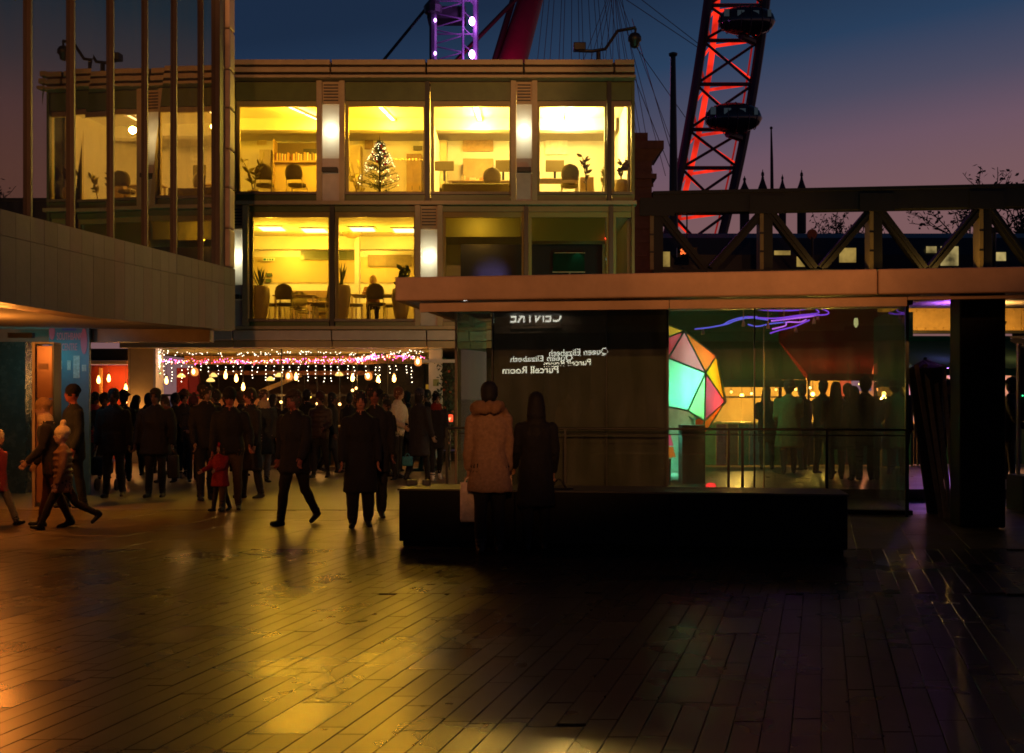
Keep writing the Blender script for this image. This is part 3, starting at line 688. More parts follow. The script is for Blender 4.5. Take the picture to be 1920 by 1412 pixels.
# mast with a cap, right of the block
ms = thing('flood_mast', 'plain dark mast with a flat cap between office block and wheel', 'mast', (X(1262, 70), 70, 0))
MB().tube([P(1262, 745, 70), P(1263, 380, 70), P(1262, 104, 70)], [.36, .30, .17], 10).build('shaft', M['dark'], ms)
MB().lathe(P(1262, 104, 70), [(.1, -.15), (.28, 0), (.3, .12), (.12, .2)], 12).build('cap', M['dark'], ms)
# turrets and flagpole on the far skyline
SK = 240.0
stn = mat('skyline_stone', (.03, .022, .022), .8)
for k, (px, top, w) in enumerate(((1396, 330, 18), (1430, 318, 18), (1467, 327, 14), (1503, 319, 17))):
    t = thing('turret', ('leafy-sided turret nearest the wheel on the far skyline', 'broad turret just left of the tall flagpole', 'slimmest turret, right of the tall flagpole', 'turret standing apart at the right of the four')[k], 'turret', P(px, 420, SK), group='far skyline turrets')
    u = SK / F; zt, zb = Z(top, SK), Z(362, SK); h = zt - zb; r = w / 2 * u
    MB().lathe((X(px, SK), SK, zb), [(r, -9), (r, h * .10), (r * .95, h * .22), (r * .68, h * .36), (r * .36, h * .56), (r * .22, h * .72)], 10).build('roof', stn, t)
    MB().lathe((X(px, SK), SK, zb), [(r * .12, h * .68), (r * .34, h * .76), (r * .30, h * .86), (r * .10, h * .92), (r * .08, h)], 8).build('finial', stn, t)
fp = thing('flagpole', 'tall thin flagpole rising between the skyline turrets', 'flagpole', P(1446, 420, SK))
MB().tube([P(1448, 420, SK), P(1447, 300, SK), P(1446, 240, SK)], [.45, .33, .16], 6).build('pole', stn, fp)
MB().ball(P(1446, 240, SK), .35, 8, 6).build('truck', stn, fp)
# bare winter trees: branching twigs with a few leaves
bark = mat('bark', (.018, .014, .012), .9); leafm = mat('dusk_leaf', (.022, .022, .012), .8)
def tree(label, base, h, spread, seed, group=None, leaves=900, lo=.35):
    r = random.Random(seed); t = thing('tree', label, 'tree', base, group=group); tk = MB(); lf = MB(); tips = []
    base = Vector(base)
    def grow(p, d, l, rr, dep):
        q = p + d * l; m_ = p + d * l * .5 + Vector((r.uniform(-1, 1), r.uniform(-1, 1), 0)) * l * .06
        tk.tube([p, m_, q], [rr, rr * .85, rr * .68], 5 if dep < 3 else 4)
        if dep >= 2: tips.append((p, q))
        if dep < 5:
            for _ in range(3 if dep < 4 else 2):
                nd = (d + Vector((r.uniform(-1, 1), r.uniform(-1, 1), r.uniform(-.35, .6))) * spread).normalized()
                grow(q, nd, l * r.uniform(.62, .82), rr * .6, dep + 1)
    grow(base, Vector((0, 0, 1)), h * lo, h * .022, 0)
    for _ in range(leaves):
        a, b = r.choice(tips); p = a.lerp(b, r.random()) + Vector((r.gauss(0, 1), r.gauss(0, 1), r.gauss(0, 1))) * h * .012
        u = Vector((r.uniform(-1, 1), r.uniform(-1, 1), r.uniform(-1, 1))).normalized(); w = u.orthogonal().normalized(); s = h * r.uniform(.007, .014)
        lf.add([p - u * s, p + w * s * .5, p + u * s, p - w * s * .5], [(0, 1, 2, 3)])
    tk.build('trunk', bark, t); lf.build('crown', leafm, t, kind='stuff'); return t
tree('bare spreading tree at the right edge above the bridge', (X(1905, 62), 62, 0), 14.2, .75, 4, leaves=2600)
tree('bare tree standing beyond the right edge of the view', (X(2090, 64), 64, 0), 14.5, .75, 14, leaves=2200)
tree('low leafy tree seen through the truss at its middle', (X(1570, 66), 66, 0), 11.6, .8, 6, leaves=2600)

# ================================================================ ROOF CCTV
cc = thing('security_camera', 'dome security camera and bracket on the office roof edge', 'camera', P(1125, 113, 27), )
def r27(px, py): return P(px, py, 27)
MB().tube([r27(1122, 116), r27(1122, 98)], .06).build('base', M['dark'], cc)
MB().tube([r27(1085, 95), r27(1110, 96), r27(1135, 92), r27(1158, 58), r27(1192, 52)], .042).build('arm', M['dark'], cc)
bx('box', M['dark'], cc, X(1075, 27), X(1098, 27), 26.85, 27.1, Z(96, 27), Z(82, 27), bevel=.02)
MB().tube([r27(1192, 53), r27(1191, 63)], .03).build('hanger', M['dark'], cc)
MB().lathe(r27(1190, 78), [(.05, -.16), (.10, -.13), (.12, -.02), (.17, .02), (.17, .11), (.12, .19), (.05, .22)], 14).build('dome', M['dark'], cc, smooth=True)
# ================================================================ ROOM LIGHTS
YEL = (1.0, .50, .022)
def ceiling_light(label, px, Y0, Y1, zc, energy, group, skew=0., tint=YEL):
    x0 = X(px, Y0); x1 = x0 + skew
    t = thing('ceiling_light', label, 'light', (x0, (Y0 + Y1) / 2, zc), group=group)
    fr = mat('fitting_brass', (.5, .36, .12), .4, metal=.4)
    a, b = Vector((x0, Y0, zc - .10)), Vector((x1, Y1, zc - .10))
    for s in (-.075, .075):
        MB().bar(a + Vector((s, 0, 0)), b + Vector((s, 0, 0)), .025, .05).build('side_rail', fr, t)
    MB().bar(a + Vector((0, .02, .0)), b + Vector((0, -.02, 0)), .11, .02).build('tube', emit('tube_light', (1, .88, .5), 6), t)
    for k in (0, .5, 1): 
        c = a.lerp(b, k); MB().bar(c - Vector((.09, 0, 0)), c + Vector((.09, 0, 0)), .03, .05).build('cross_clip', fr, t)
    for k in (.2, .8):
        lamp('POINT', 'room_bulb', a.lerp(b, k) + Vector((0, 0, -.34)), energy, tint, t, .09)
    return t
for px, lab, sk in ((541, 'above the chairs in the left upper window', .55), (712, 'over the Christmas tree', .2), (891, 'in the upper middle office window', .08), (1070, 'in the upper right office window', 0), (170, 'left of the view behind the hall', 0), (330, 'in the upper room hidden behind the hall column', .3)):
    ceiling_light('bright tube ceiling light ' + lab, px, 27.1, 28.5, UC, {1070: 56, 891: 34, 712: 21}.get(px, 16), 'office ceiling lights', sk, {1070: (1, .65, .17), 891: (1, .58, .07)}.get(px, YEL))
# lower canteen: flush square panels
def panel_light(label, px, Y, e):
    x = X(px, Y); t = thing('ceiling_panel', label, 'light', (x, Y, LC), group='canteen ceiling panels')
    bx('frame', M['white'], t, x - .36, x + .36, Y - .36, Y + .36, LC - .03, LC - .004)
    bx('diffuser', emit('panel_light', (1, .86, .45), 3.0), t, x - .3, x + .3, Y - .3, Y + .3, LC - .045, LC - .032)
    lamp('POINT', 'room_bulb', (x, Y, LC - .35), e, (1, .52, .03), t, .15)
for k, (px, Y, e) in enumerate(((510, 28.1, 14.5), (590, 28.4, 14), (680, 28.2, 9.5), (760, 28.4, 9), (540, 30.4, 11), (700, 30.5, 7.5))):
    panel_light(('flat square ceiling panel in the canteen, front row ' + ('far left', 'second from left', 'third from left', 'far right')[k]) if k < 4 else 'flat square ceiling panel at the back of the canteen, %s' % ('left' if k == 4 else 'right'), px, Y, e)
panel_light('flat ceiling panel behind the half drawn blind', 900, 26.75, 2.5)
# small ceiling sensor in the canteen
o = MB().lathe((X(660, 28.9), 28.9, LC), [(.28, -.004), (.26, -.06), (.12, -.14), (.05, -.16)], 14).build('ceiling_vent', M['metal_tan']); reorigin(o)
tag(o, 'round tan air diffuser on the canteen ceiling', 'vent')

# ================================================================ FURNITURE
olive = mat('chair_fabric', (.17, .13, .035), .8, ns=20, na=.2); chrome = mat('chair_steel', (.5, .42, .2), .3, metal=.8)
def chair_proto():
    t = thing('chair', 'x', 'chair')
    s = MB(); s.ring_loft([[(math.cos(a) * .23, math.sin(a) * .22, z) for a in [2 * math.pi * j / 14 for j in range(14)]] for z in (.43, .45, .48)]); s.build('seat', olive, t, local=True, smooth=False)
    b = MB(); n = 9; pts = []
    for w, zz in ((.19, .55), (.225, .66), (.225, .76), (.19, .86), (.12, .92), (.05, .94)): pts.append((w, zz))
    fr = [[(w * k, .20 + .05 * (1 - k * k) + (zz - .5) * .12, zz) for k in [-1 + 2 * j / 8 for j in range(9)]] + [(w * k, .235 + .05 * (1 - k * k) + (zz - .5) * .12, zz) for k in [1 - 2 * j / 8 for j in range(9)]] for w, zz in pts]
    b.ring_loft(fr); b.build('backrest', olive, t, local=True, smooth=True)
    for sx in (-1, 1):
        MB().tube([(sx * .2, -.19, .45), (sx * .22, -.22, 0)], .012, 6).build('leg', chrome, t, local=True)
        MB().tube([(sx * .2, .24, .60), (sx * .2, .19, .44), (sx * .22, .24, 0)], .012, 6).build('leg', chrome, t, local=True)
    MB().tube([(-.2, -.19, .42), (.2, -.19, .42)], .010, 6).build('stretcher', chrome, t, local=True)
    return t
cproto = chair_proto(); first = [True]
def chair(label, px, Y, z, rz):
    c = cproto if first[0] else copy_tree(cproto); first[0] = False
    c.location = (X(px, Y), Y, z); c.rotation_euler = (0, 0, rad(rz)); c['label'] = label; c['group'] = 'office chairs'; return c
for l, px, Y, z, a in (('rounded olive chair, left of two by the upper bookcase', 497, 26.95, UF, 185), ('rounded olive chair, right of two by the upper bookcase', 557, 26.95, UF, 172),
                       ('high olive chair in the upper middle window, by the screens', 923, 27.4, UF, 180), ('rounded olive chair before the desk in the upper right window', 1068, 27.0, UF, 180),
                       ('olive chair side-on at the canteen table nearest the left pot', 514, 27.2, LF, 80), ('olive chair with its back to the glass in the left canteen window', 536, 27.0, LF, 180),
                       ('olive chair facing left in the canteen, nearer the mullion', 596, 27.1, LF, -80), ('olive chair facing left in the canteen, behind its neighbour', 607, 27.6, LF, -75),
                       ('olive chair with its back to the glass at the reader\'s table', 706, 26.9, LF, 180), ('olive chair left of the reader\'s table', 664, 27.3, LF, 95), ('olive chair right of the reader\'s table', 738, 27.5, LF, -95)):
    chair(l, px, Y, z, a)
wood = mat('desk_wood', (.40, .27, .10), .5, ns=6, na=.2)
def table(label, px, Y, z, w, d, h=.73):
    x = X(px, Y); t = thing('table', label, 'table', (x, Y, z))
    bx('tabletop', wood, t, x - w / 2, x + w / 2, Y - d / 2, Y + d / 2, z + h - .03, z + h, bevel=.008)
    for sx in (-1, 1):
        for sy in (-1, 1): bx('leg', chrome, t, x + sx * (w / 2 - .06) - .02, x + sx * (w / 2 - .06) + .02, Y + sy * (d / 2 - .06) - .02, Y + sy * (d / 2 - .06) + .02, z, z + h - .032)
table('canteen table ringed by chairs in the left lower window', 556, 27.7, LF, 1.1, .75)
table('canteen table where the person reads', 705, 27.55, LF, 1.25, .8)
table('desk with papers in the upper middle window', 900, 28.0, UF, 1.6, .7)
table('desk in the upper right window', 1045, 27.7, UF, 1.1, .6)
# bookcase in the left upper room, books on it
bc = thing('bookcase', 'wide open shelf of books on the upper left back wall', 'shelf', (X(560, 29.6), 29.6, UF))
yb = 29.6; bxs, bxe = X(516, yb), X(600, yb); zs = Z(303, yb)
bx('shelf_board', wood, bc, bxs, bxe, yb - .15, yb + .3, zs - .05, zs)
bx('back_panel', mat('shelf_back', (.11, .08, .04), .8), bc, bxs, bxe, yb + .3, yb + .33, zs, Z(263, yb))  # darker back panel behind the books
bx('side_panel', wood, bc, bxs - .03, bxs - .002, yb - .15, yb + .3, zs - 1.1, Z(263, yb))
bx('lower_panel', mat('shelf_front', (.50, .38, .13), .6), bc, bxs, bxe, yb + .02, yb + .1, UF, zs - .052)
bx('top_screen', M['dark'], bc, X(566, yb), bxe, yb + .2, yb + .295, Z(290, yb), Z(276, yb))
rb = random.Random(21); xx = bxs + .03; bcols = [(.25, .05, .03), (.5, .42, .2), (.1, .08, .04), (.45, .25, .05), (.2, .2, .1), (.6, .55, .4)]
k = 0
while xx < bxe - .06:
    w = rb.uniform(.025, .05); h = rb.uniform(.17, .25); c = bcols[k % 6]
    if not (.32 < (xx - bxs) / (bxe - bxs) < .38):
        o = MB().box(xx, xx + w - .004, yb - .1, yb + .08, zs + .001, zs + h).build('book', mat('book_%d' % (k % 6), c, .6)); reorigin(o)
        tag(o, 'thin upright book in the row on the upper left shelf', 'book', 'books on the office shelf')
    xx += w; k += 1
# monitors, sofa back, boxes, wall pictures
def monitor(label, px0, px1, py0, py1, Y, zf, m=None):
    t = thing('monitor', label, 'monitor', (X((px0 + px1) / 2, Y), Y, Z(py1, Y)))
    bx('screen', m or mat('screen_back', (.13, .10, .03), .6), t, X(px0, Y), X(px1, Y), Y, Y + .04, Z(py1, Y), Z(py0, Y), bevel=.008)
    xc = X((px0 + px1) / 2, Y); bx('stand', M['dark'], t, xc - .03, xc + .03, Y + .045, Y + .08, zf, Z(py1, Y) + .1)
monitor('square monitor back at the left of the upper middle window', 815, 851, 302, 320, 27.7, UF + .73)
monitor('square monitor back at the right of the upper middle window', 929, 958, 300, 322, 27.7, UF + .73)
monitor('square monitor back in the upper right window', 1023, 1058, 300, 322, 27.7, UF + .73)
ds = thing('display_screen', 'thin-framed dark teal screen in the dim lower right room', 'screen', P(1066, 530, FY + .8))
bx('panel', mat('teal_screen', (.004, .03, .02), .7, spec=.1), ds, X(1037, FY + .8), X(1096, FY + .8), FY + .8, FY + .83, Z(509, FY + .8), Z(475, FY + .8))
bx('lower_edge', mat('screen_edge', (.5, .4, .33), .4), ds, X(1036, FY + .8), X(1097, FY + .8), FY + .79, FY + .84, Z(511, FY + .8), Z(509.3, FY + .8))
bx('top_edge', mat('screen_edge', (.5, .4, .33), .4), ds, X(1040, FY + .8), X(1097, FY + .8), FY + .79, FY + .84, Z(474.6, FY + .8), Z(473.6, FY + .8))
MB().tube([P(1068, 511, FY + .82), (X(1068, FY + .82), FY + .82, LF)], .02).build('stand', M['metal_pale'], ds)
lamp('SPOT', 'screen_lamp', P(1083, 468, FY + .62), 1.2, (.1, 1, .55), ds, .01, P(1083, 490, FY + .8), angle=rad(80))
# desk lamp that throws the violet cone on the dark screen wall
dl = thing('uplight', 'small violet uplight glowing on the dark lower right wall', 'lamp', P(925, 560, FY + .8))
MB().lathe(P(925, 530, FY + .3), [(.03, 0), (.07, .06), (.08, .10), (.07, .105)], 12).build('shade', M['dark'], dl)
MB().tube([P(925, 530, FY + .3), (X(925, FY + .3), FY + .3, LF)], .015).build('stem', M['dark'], dl)
lamp('SPOT', 'violet_bulb', P(925, 523, FY + .36), 9, (.50, .42, 1), dl, .02, P(923, 522, FY + 1.0), angle=rad(84), blend=.8)
# two red indicator lamps and a small mirror at the corner
ind = thing('indicator_lamp', 'pair of small red indicator lights beside the corner post', 'lamp', P(1137, 500, FY + .4))
MB().tube([P(1137, 448, FY + .4), (X(1137, FY + .4), FY + .4, LF)], .03).build('post', mat('indicator_post', (.3, .28, .15), .5), ind)
for px in (1133.5, 1140): MB().ball(P(px, 447, FY + .36), .026, 8, 6).build('red_bulb', emit('red_bulb', (1, .05, .02), 9, False), ind)
MB().ball(P(1139.5, 486, FY + .36), .05, 8, 6, (1.1, .4, .7)).build('mirror', emit('mirror_glint', (.6, .75, .8), .5, False), ind)
sb = thing('sofa', 'low olive sofa back along the sill of the upper middle window', 'sofa', (X(893, 26.7), 26.7, UF))
bx('backrest', olive, sb, X(828, 26.6), X(957, 26.6), 26.55, 26.75, UF + .05, Z(344, 26.6), bevel=.05)
bx('seat', olive, sb, X(828, 26.6), X(957, 26.6), 26.76, 27.3, UF + .05, UF + .3, bevel=.04)
bx('armrest', olive, sb, X(824, 26.6), X(827.5, 26.6), 26.55, 27.3, UF + .05, UF + .33, bevel=.03)
rk = random.Random(31)
for k in range(7):
    px = 868 + k * 9; Y = 27.75 + rk.uniform(0, .3); w = rk.uniform(.05, .09); h = rk.uniform(.06, .22)
    o = MB().box(X(px, Y) - w, X(px, Y) + w, Y - .08, Y + .08, UF + .732, UF + .73 + h).build('document_box', mat('paper_%d' % (k % 3), [(.6, .5, .3), (.55, .25, .12), (.7, .65, .5)][k % 3], .7), bevel=.006); reorigin(o)
    tag(o, 'small box or bundle of papers on the upper middle desk', 'box', 'papers on the office desk')
# low cupboard and tray in the upper right room, picture in the left
o = bx('low_cupboard', wood, None, X(1088, 27.5), X(1113, 27.5), 27.4, 27.8, UF + .002, Z(333, 27.5), bevel=.01); tag(o, 'low cupboard beside the plants in the upper right window', 'cupboard'); reorigin(o)
for px0, px1, a, b, Y, lab in ((1, 1, 1, 1, 1, None),): pass
o = bx('wall_picture', mat('picture_dark', (.10, .09, .03), .5), None, X(775, YB - .1), X(792, YB - .1), YB - .11, YB - .06, Z(283, YB), Z(275, YB)); tag(o, 'small dark picture on the wall right of the Christmas tree', 'picture'); reorigin(o)
for k, (px, py) in enumerate(((505, 516), (503, 527))):
    o = bx('wall_notice', mat('notice_green', (.06, .09, .03), .5), None, X(px - 5, YB - .12), X(px + 5, YB - .12), YB - .13, YB - .07, Z(py + 3, YB), Z(py - 3, YB)); tag(o, 'small dark framed notice on the canteen wall, %s of two' % ('upper', 'lower')[k], 'notice'); reorigin(o)
ex = thing('exit_sign', 'small green and white exit sign on the canteen wall', 'sign', P(503, 490, YB - .2))
bx('plate', mat('exit_white', (.6, .7, .5), .5), ex, X(493, YB - .2), X(514, YB - .2), YB - .2, YB - .17, Z(491, YB), Z(485, YB))
for a, b in ((494, 499), (501, 503), (505, 508), (509.5, 513)): bx('green_mark', mat('exit_green', (.01, .14, .05), .5), ex, X(a, YB - .2), X(b, YB - .2), YB - .206, YB - .201, Z(490, YB), Z(486.4, YB))

# ================================================================ PLANTS
leaf_g = mat('leaf_green', (.055, .075, .012), .5, ns=8, na=.3); leaf_y = mat('leaf_pale', (.35, .30, .06), .5); leaf_b = mat('leaf_brown', (.09, .045, .012), .55)
terr = mat('pot_clay', (.52, .38, .15), .55, ns=4, na=.12)
def leaf_mesh(name, l, w, m, curl=.15):
    b = MB(); n = 5; L, R, Cc = [], [], []
    for i in range(n):
        t = i / (n - 1); ww = w * math.sin(math.pi * min(1, .12 + t * .88)) ** .8; z = l * t; y = curl * l * t * t
        L.append((-ww, y - ww * .25, z)); Cc.append((0, y, z)); R.append((ww, y - ww * .25, z))
    vs = L + Cc + R; fs = []
    for i in range(n - 1): fs += [(i, n + i, n + i + 1, i + 1), (n + i, 2 * n + i, 2 * n + i + 1, n + i + 1)]
    b.add(vs, fs); me = b.mesh(name); me.materials.append(m); return me
def plant(label, px, Y, z, pot, nleaf, l, w, m, spread, stem=0., seed=1, curl=.2, name='potted_plant'):
    r = random.Random(seed); x = X(px, Y); t = thing(name, label, 'plant', (x, Y, z)); top = 0
    if pot:
        kind, pr, ph = pot; top = ph - .03
        prof = [(pr * .55, 0), (pr * .80, ph * .30), (pr, ph * .72), (pr * .93, ph * .95), (pr * .86, ph), (pr * .78, ph - .02)] if kind == 'tall' else [(pr * .7, 0), (pr, ph), (pr * .9, ph), (pr * .85, ph - .03)]
        MB().lathe((0, 0, 0), prof, 18).build('pot', terr, t, local=True, smooth=True)
    me = leaf_mesh('leaf', l, w, m, curl); stems = []
    for k in range(3 if stem else 0):
        a = r.uniform(0, 6.28); tip = Vector((math.cos(a) * stem * .35, math.sin(a) * stem * .2, top + stem)); pts = [Vector((0, 0, top - .02)), Vector((tip.x * .3, tip.y * .3, top + stem * .5)), tip]
        MB().tube(pts, [.014, .010, .006], 5).build('stem', leaf_b, t, local=True); stems.append(pts)
    for k in range(nleaf):
        o = link(bpy.data.objects.new('leaf', me)); o.parent = t
        if stem:
            a, b, c = r.choice(stems); u = r.uniform(.25, 1); p = a.lerp(b, u * 2) if u < .5 else b.lerp(c, u * 2 - 1); o.location = p
        else: o.location = (r.uniform(-.05, .05), r.uniform(-.05, .05), top)
        s = r.uniform(.7, 1.15); o.scale = (s, s, s); o.rotation_euler = (r.uniform(-spread, spread), r.uniform(-spread, spread), r.uniform(0, 6.28))
    return t
plant('spiky plant in the tall tan pot at the left end of the canteen', 488, 26.5, LF, ('tall', .24, .86), 13, .50, .022, leaf_g, .38, seed=3, curl=.06)
plant('spiky plant in the tall tan pot beside the canteen mullion', 640, 26.5, LF, ('tall', .24, .88), 12, .58, .024, leaf_g, .3, seed=5, curl=.05)
plant('bushy dark green plant at the right end of the canteen window', 752, 26.55, LF, ('tall', .24, .80), 44, .20, .055, leaf_g, 1.3, stem=.52, seed=8)
plant('low bushy plant in the corner of the dim room', 842, 26.5, LF, ('tall', .2, .62), 30, .16, .045, leaf_g, 1.3, stem=.34, seed=18)
plant('pale broad-leaved plant left of the chairs upstairs', 475, 26.6, UF, ('low', .16, .25), 30, .22, .04, leaf_y, 1.0, stem=.8, seed=11)
plant('brown-leaved plant in the upper right window', 1100, 26.75, UF, ('low', .15, .24), 34, .16, .035, leaf_b, 1.2, stem=.9, seed=13)
plant('dark upright plant in the narrow corner window', 1164, 26.6, UF, ('tall', .18, .52), 34, .15, .05, leaf_b, 1.2, stem=.46, seed=15)
plant('pale leafy plant beside the Christmas tree', 672, 28.2, UF, ('low', .16, .3), 22, .22, .05, leaf_y, 1.0, stem=.95, seed=19)
plant('pale plant at the right of the upper corner window', 1128, 26.9, UF, ('low', .15, .24), 26, .17, .04, leaf_y, 1.2, stem=.75, seed=23)
# Christmas tree
xt = thing('christmas_tree', 'Christmas tree with white fairy lights in the upper window', 'christmas tree', (X(712, 26.85), 26.85, UF))
H = Z(262, 26.85) - UF; rt = random.Random(44); nb = MB()
MB().lathe((0, 0, 0), [(.14, 0), (.17, .18), (.15, .19)], 12).build('pot', terr, xt, local=True)
MB().tube([(0, 0, .1), (0, 0, H)], [.035, .008], 6).build('trunk', bark, xt, local=True)
MB().tube([(0, 0, H), (0, 0, H + .12)], [.012, .003], 5).build('top_spike', M['dark'], xt, local=True)
for k in range(230):
    u = rt.random() ** .75; z = .16 + u * (H - .2); L = (.56 * (1 - u) ** .8 + .05) * rt.uniform(.75, 1.08); a = rt.uniform(0, 6.28)
    d = Vector((math.cos(a), math.sin(a), .28)).normalized(); p = Vector((0, 0, z)); q = p + d * L; nb.tube([p, q], [.006, .002], 3)
    for i in range(26):
        c = p.lerp(q, rt.uniform(.15, 1)); nd = (d * .7 + Vector((rt.uniform(-1, 1), rt.uniform(-1, 1), rt.uniform(-.7, 1)))).normalized(); e = c + nd * .06; w = nd.orthogonal().normalized() * .005
        nb.add([c - w, c + w, e], [(0, 1, 2)])
nb.build('branches', mat('fir_needle', (.035, .045, .010), .7), xt, local=True, kind='stuff')
fl = MB()
for k in range(95):
    u = rt.random() ** .8; z = .18 + u * (H - .25); R_ = (.54 * (1 - u) ** .8 + .05); a = rt.uniform(math.pi, 2 * math.pi) if k % 4 else rt.uniform(0, 6.28)
    fl.ball((math.cos(a) * R_, math.sin(a) * R_, z + R_ * .28), .0075, 6, 4)
fl.build('fairy_lights', emit('fairy_white', (1, .92, .6), 9, False), xt, local=True, kind='stuff')
for k in range(9):
    u = .55 + .05 * k; R_ = .40 * (1 - u) ** .8 + .05; a = -1.57 + rt.uniform(-1.2, 1.2)
    MB().ball((math.cos(a) * R_, math.sin(a) * R_, .16 + u * (H - .2)), .032, 10, 8).build('bauble', mat('bauble_red', (.45, .03, .02), .2), xt, local=True, smooth=True)
# a string of pale paper beads across the room behind the tree
bd = thing('bead_garland', 'string of pale beads hung level behind the Christmas tree', 'garland', P(765, 305, 28.5))
for k in range(11): MB().ball(P(737 + k * 6.2, 299.5, 28.5), .03, 8, 6).build('bead', mat('bead', (.75, .65, .45), .5), bd, smooth=True)
MB().tube([P(730, 299, 28.5), P(803, 299, 28.5)], .006, 4).build('string', wood, bd)

# back-of-room clutter
def cabinet(label, px0, px1, Y, z, top_py, m, doors=2, shelves=0):
    x0, x1, zt = X(px0, Y), X(px1, Y), Z(top_py, Y); t = thing('cabinet', label, 'cabinet', ((x0 + x1) / 2, Y, z))
    bx('carcass', m, t, x0, x1, Y + .02, Y + .45, z, zt)
    for k in range(doors):
        a = x0 + (x1 - x0) * k / doors; b = x0 + (x1 - x0) * (k + 1) / doors; d = bx('door', m, t, a + .01, b - .01, Y, Y + .018, z + .04, zt - .03); bx('handle', M['dark'], d, b - .06, b - .04, Y - .02, Y - .001, (z + zt) / 2, (z + zt) / 2 + .12)
beige = mat('cabinet_beige', (.5, .42, .26), .5, ns=3, na=.1); brownc = mat('cabinet_brown', (.26, .16, .06), .5, ns=5, na=.2)
cabinet('tall beige cabinet at the left of the upper middle office', 812, 838, 30.6, UF, 262, beige)
cabinet('low brown cabinet along the back of the upper middle office', 868, 925, 30.5, UF, 297, brownc, 3)
cabinet('tall brown cabinet right of the Christmas tree', 762, 790, 30.6, UF, 288, brownc)
cabinet('beige cabinet at the back left of the tree room', 652, 676, 30.6, UF, 272, beige, 1)
cabinet('narrow beige cabinet beside the upper left plant', 486, 508, 30.4, UF, 280, beige, 1)
cabinet('low counter cabinet along the canteen back wall', 545, 640, 30.7, LF, 545, brownc, 4)
def wall_sheet(label, name, cat, px0, px1, py0, py1, col, Y=31.12):
    o = bx(name, mat(name + '_%d' % px0, col, .6, ns=7, na=.35), None, X(px0, Y), X(px1, Y), Y - .02, Y, Z(py1, Y), Z(py0, Y)); tag(o, label, cat); reorigin(o)
wall_sheet('brown pinboard on the back wall of the upper middle office', 'pinboard', 'pinboard', 868, 925, 252, 284, (.34, .22, .09))
wall_sheet('white board on the back wall of the upper right office', 'whiteboard', 'whiteboard', 1022, 1064, 252, 290, (.75, .72, .62))
wall_sheet('framed print between beam and Christmas tree top', 'framed_print', 'picture', 684, 700, 258, 280, (.30, .20, .10))
wall_sheet('pair of pale sheets pinned in the upper left room', 'wall_poster', 'poster', 482, 500, 252, 272, (.62, .5, .25))
wall_sheet('wide dark menu board on the canteen back wall', 'menu_board', 'menu board', 690, 772, 478, 500, (.16, .12, .05))
table('second canteen table at the back of the room', 600, 29.6, LF, 1.3, .8)
for l, px, Y, a in (('olive chair at the back canteen table, left side', 573, 29.5, 90), ('olive chair at the back canteen table, facing the glass', 602, 30.1, 0), ('olive chair at the back canteen table, right side', 630, 29.4, -90), ('olive chair behind the left canteen table', 560, 28.3, 10)): chair(l, px, Y, LF, a)
# ================================================================ BAR UNDER THE OFFICES
BY = 27.0
def by_(px): return X(px, BY)
BA = thing('bar', 'open-fronted bar under the offices hung with fairy lights', 'bar', (by_(545), BY, 0))
tanw = mat('bar_column', (.50, .36, .20), .6, ns=3, na=.12)
bx('column', tanw, BA, X(240, 26.6), X(287, 26.6), 26.6, 27.2, 0, 2.88)
bx('column_edge', mat('column_edge_paint', (.45, .42, .5), .5), BA, X(287.2, 26.6), X(292, 26.6), 26.6, 27.2, 0, 2.88)
bx('pillar', mat('bar_pillar', (.52, .46, .47), .6, ns=3, na=.1), BA, X(804, 26.4), X(828, 26.4), 26.4, 26.8, 0, 2.88)
bx('crossbar', mat('bar_pillar', (.5, .5, .5)), BA, X(791, 26.35), X(868, 26.35), 26.3, 26.37, Z(680, 26.3), Z(674, 26.3))
bx('glazing_bar', M['dark'], BA, X(528, BY) - .012, X(528, BY) + .012, BY, BY + .05, 0, 2.88)
bx('back_wall', mat('bar_back_wall', (.05, .025, .014), .7, ns=2, na=.4), BA, -10, 3, 33.5, 33.7, 0, 2.9)
bx('bar_ceiling', mat('bar_ceiling', (.30, .27, .10), .7), BA, -9.6, fx(800), BY + .1, 33.5, 2.80, 2.88)
bx('timber_beam', mat('bar_orange_beam', (.60, .30, .08), .5), BA, by_(300), by_(790), 29.0, 29.25, 2.55, 2.78)
bx('timber_beam', mat('bar_orange_beam2', (.45, .16, .05), .5), BA, X(390, 31), X(700, 31), 31, 31.2, 2.30, 2.42)
bx('dark_cabinet', M['black'], BA, X(700, 28.5), X(795, 28.5), 28.5, 29, .0, 2.55)
bx('red_curtain', mat('red_curtain', (.30, .02, .03), .8, ns=3, na=.2), BA, X(331, 29), X(352, 29), 29, 29.1, .9, 2.45)
bx('red_curtain', mat('red_curtain2', (.16, .01, .03), .8), BA, X(353, 29), X(372, 29), 29.05, 29.15, .9, 2.45)
MB().bar(P(487, 735, 30), P(565, 703, 30), .07, .12).build('stair_string', wood, BA)
bx('mid_rail', M['dark'], BA, X(168, 26.8), X(800, 26.8), 26.8, 26.84, Z(743, 26.8), Z(739, 26.8))
bx('brick_counter', mat('bar_counter_brick', (.20, .08, .04), .7, ns=8, na=.4), BA, X(360, 28), X(500, 28), 28, 28.4, 0, Z(748, 28))
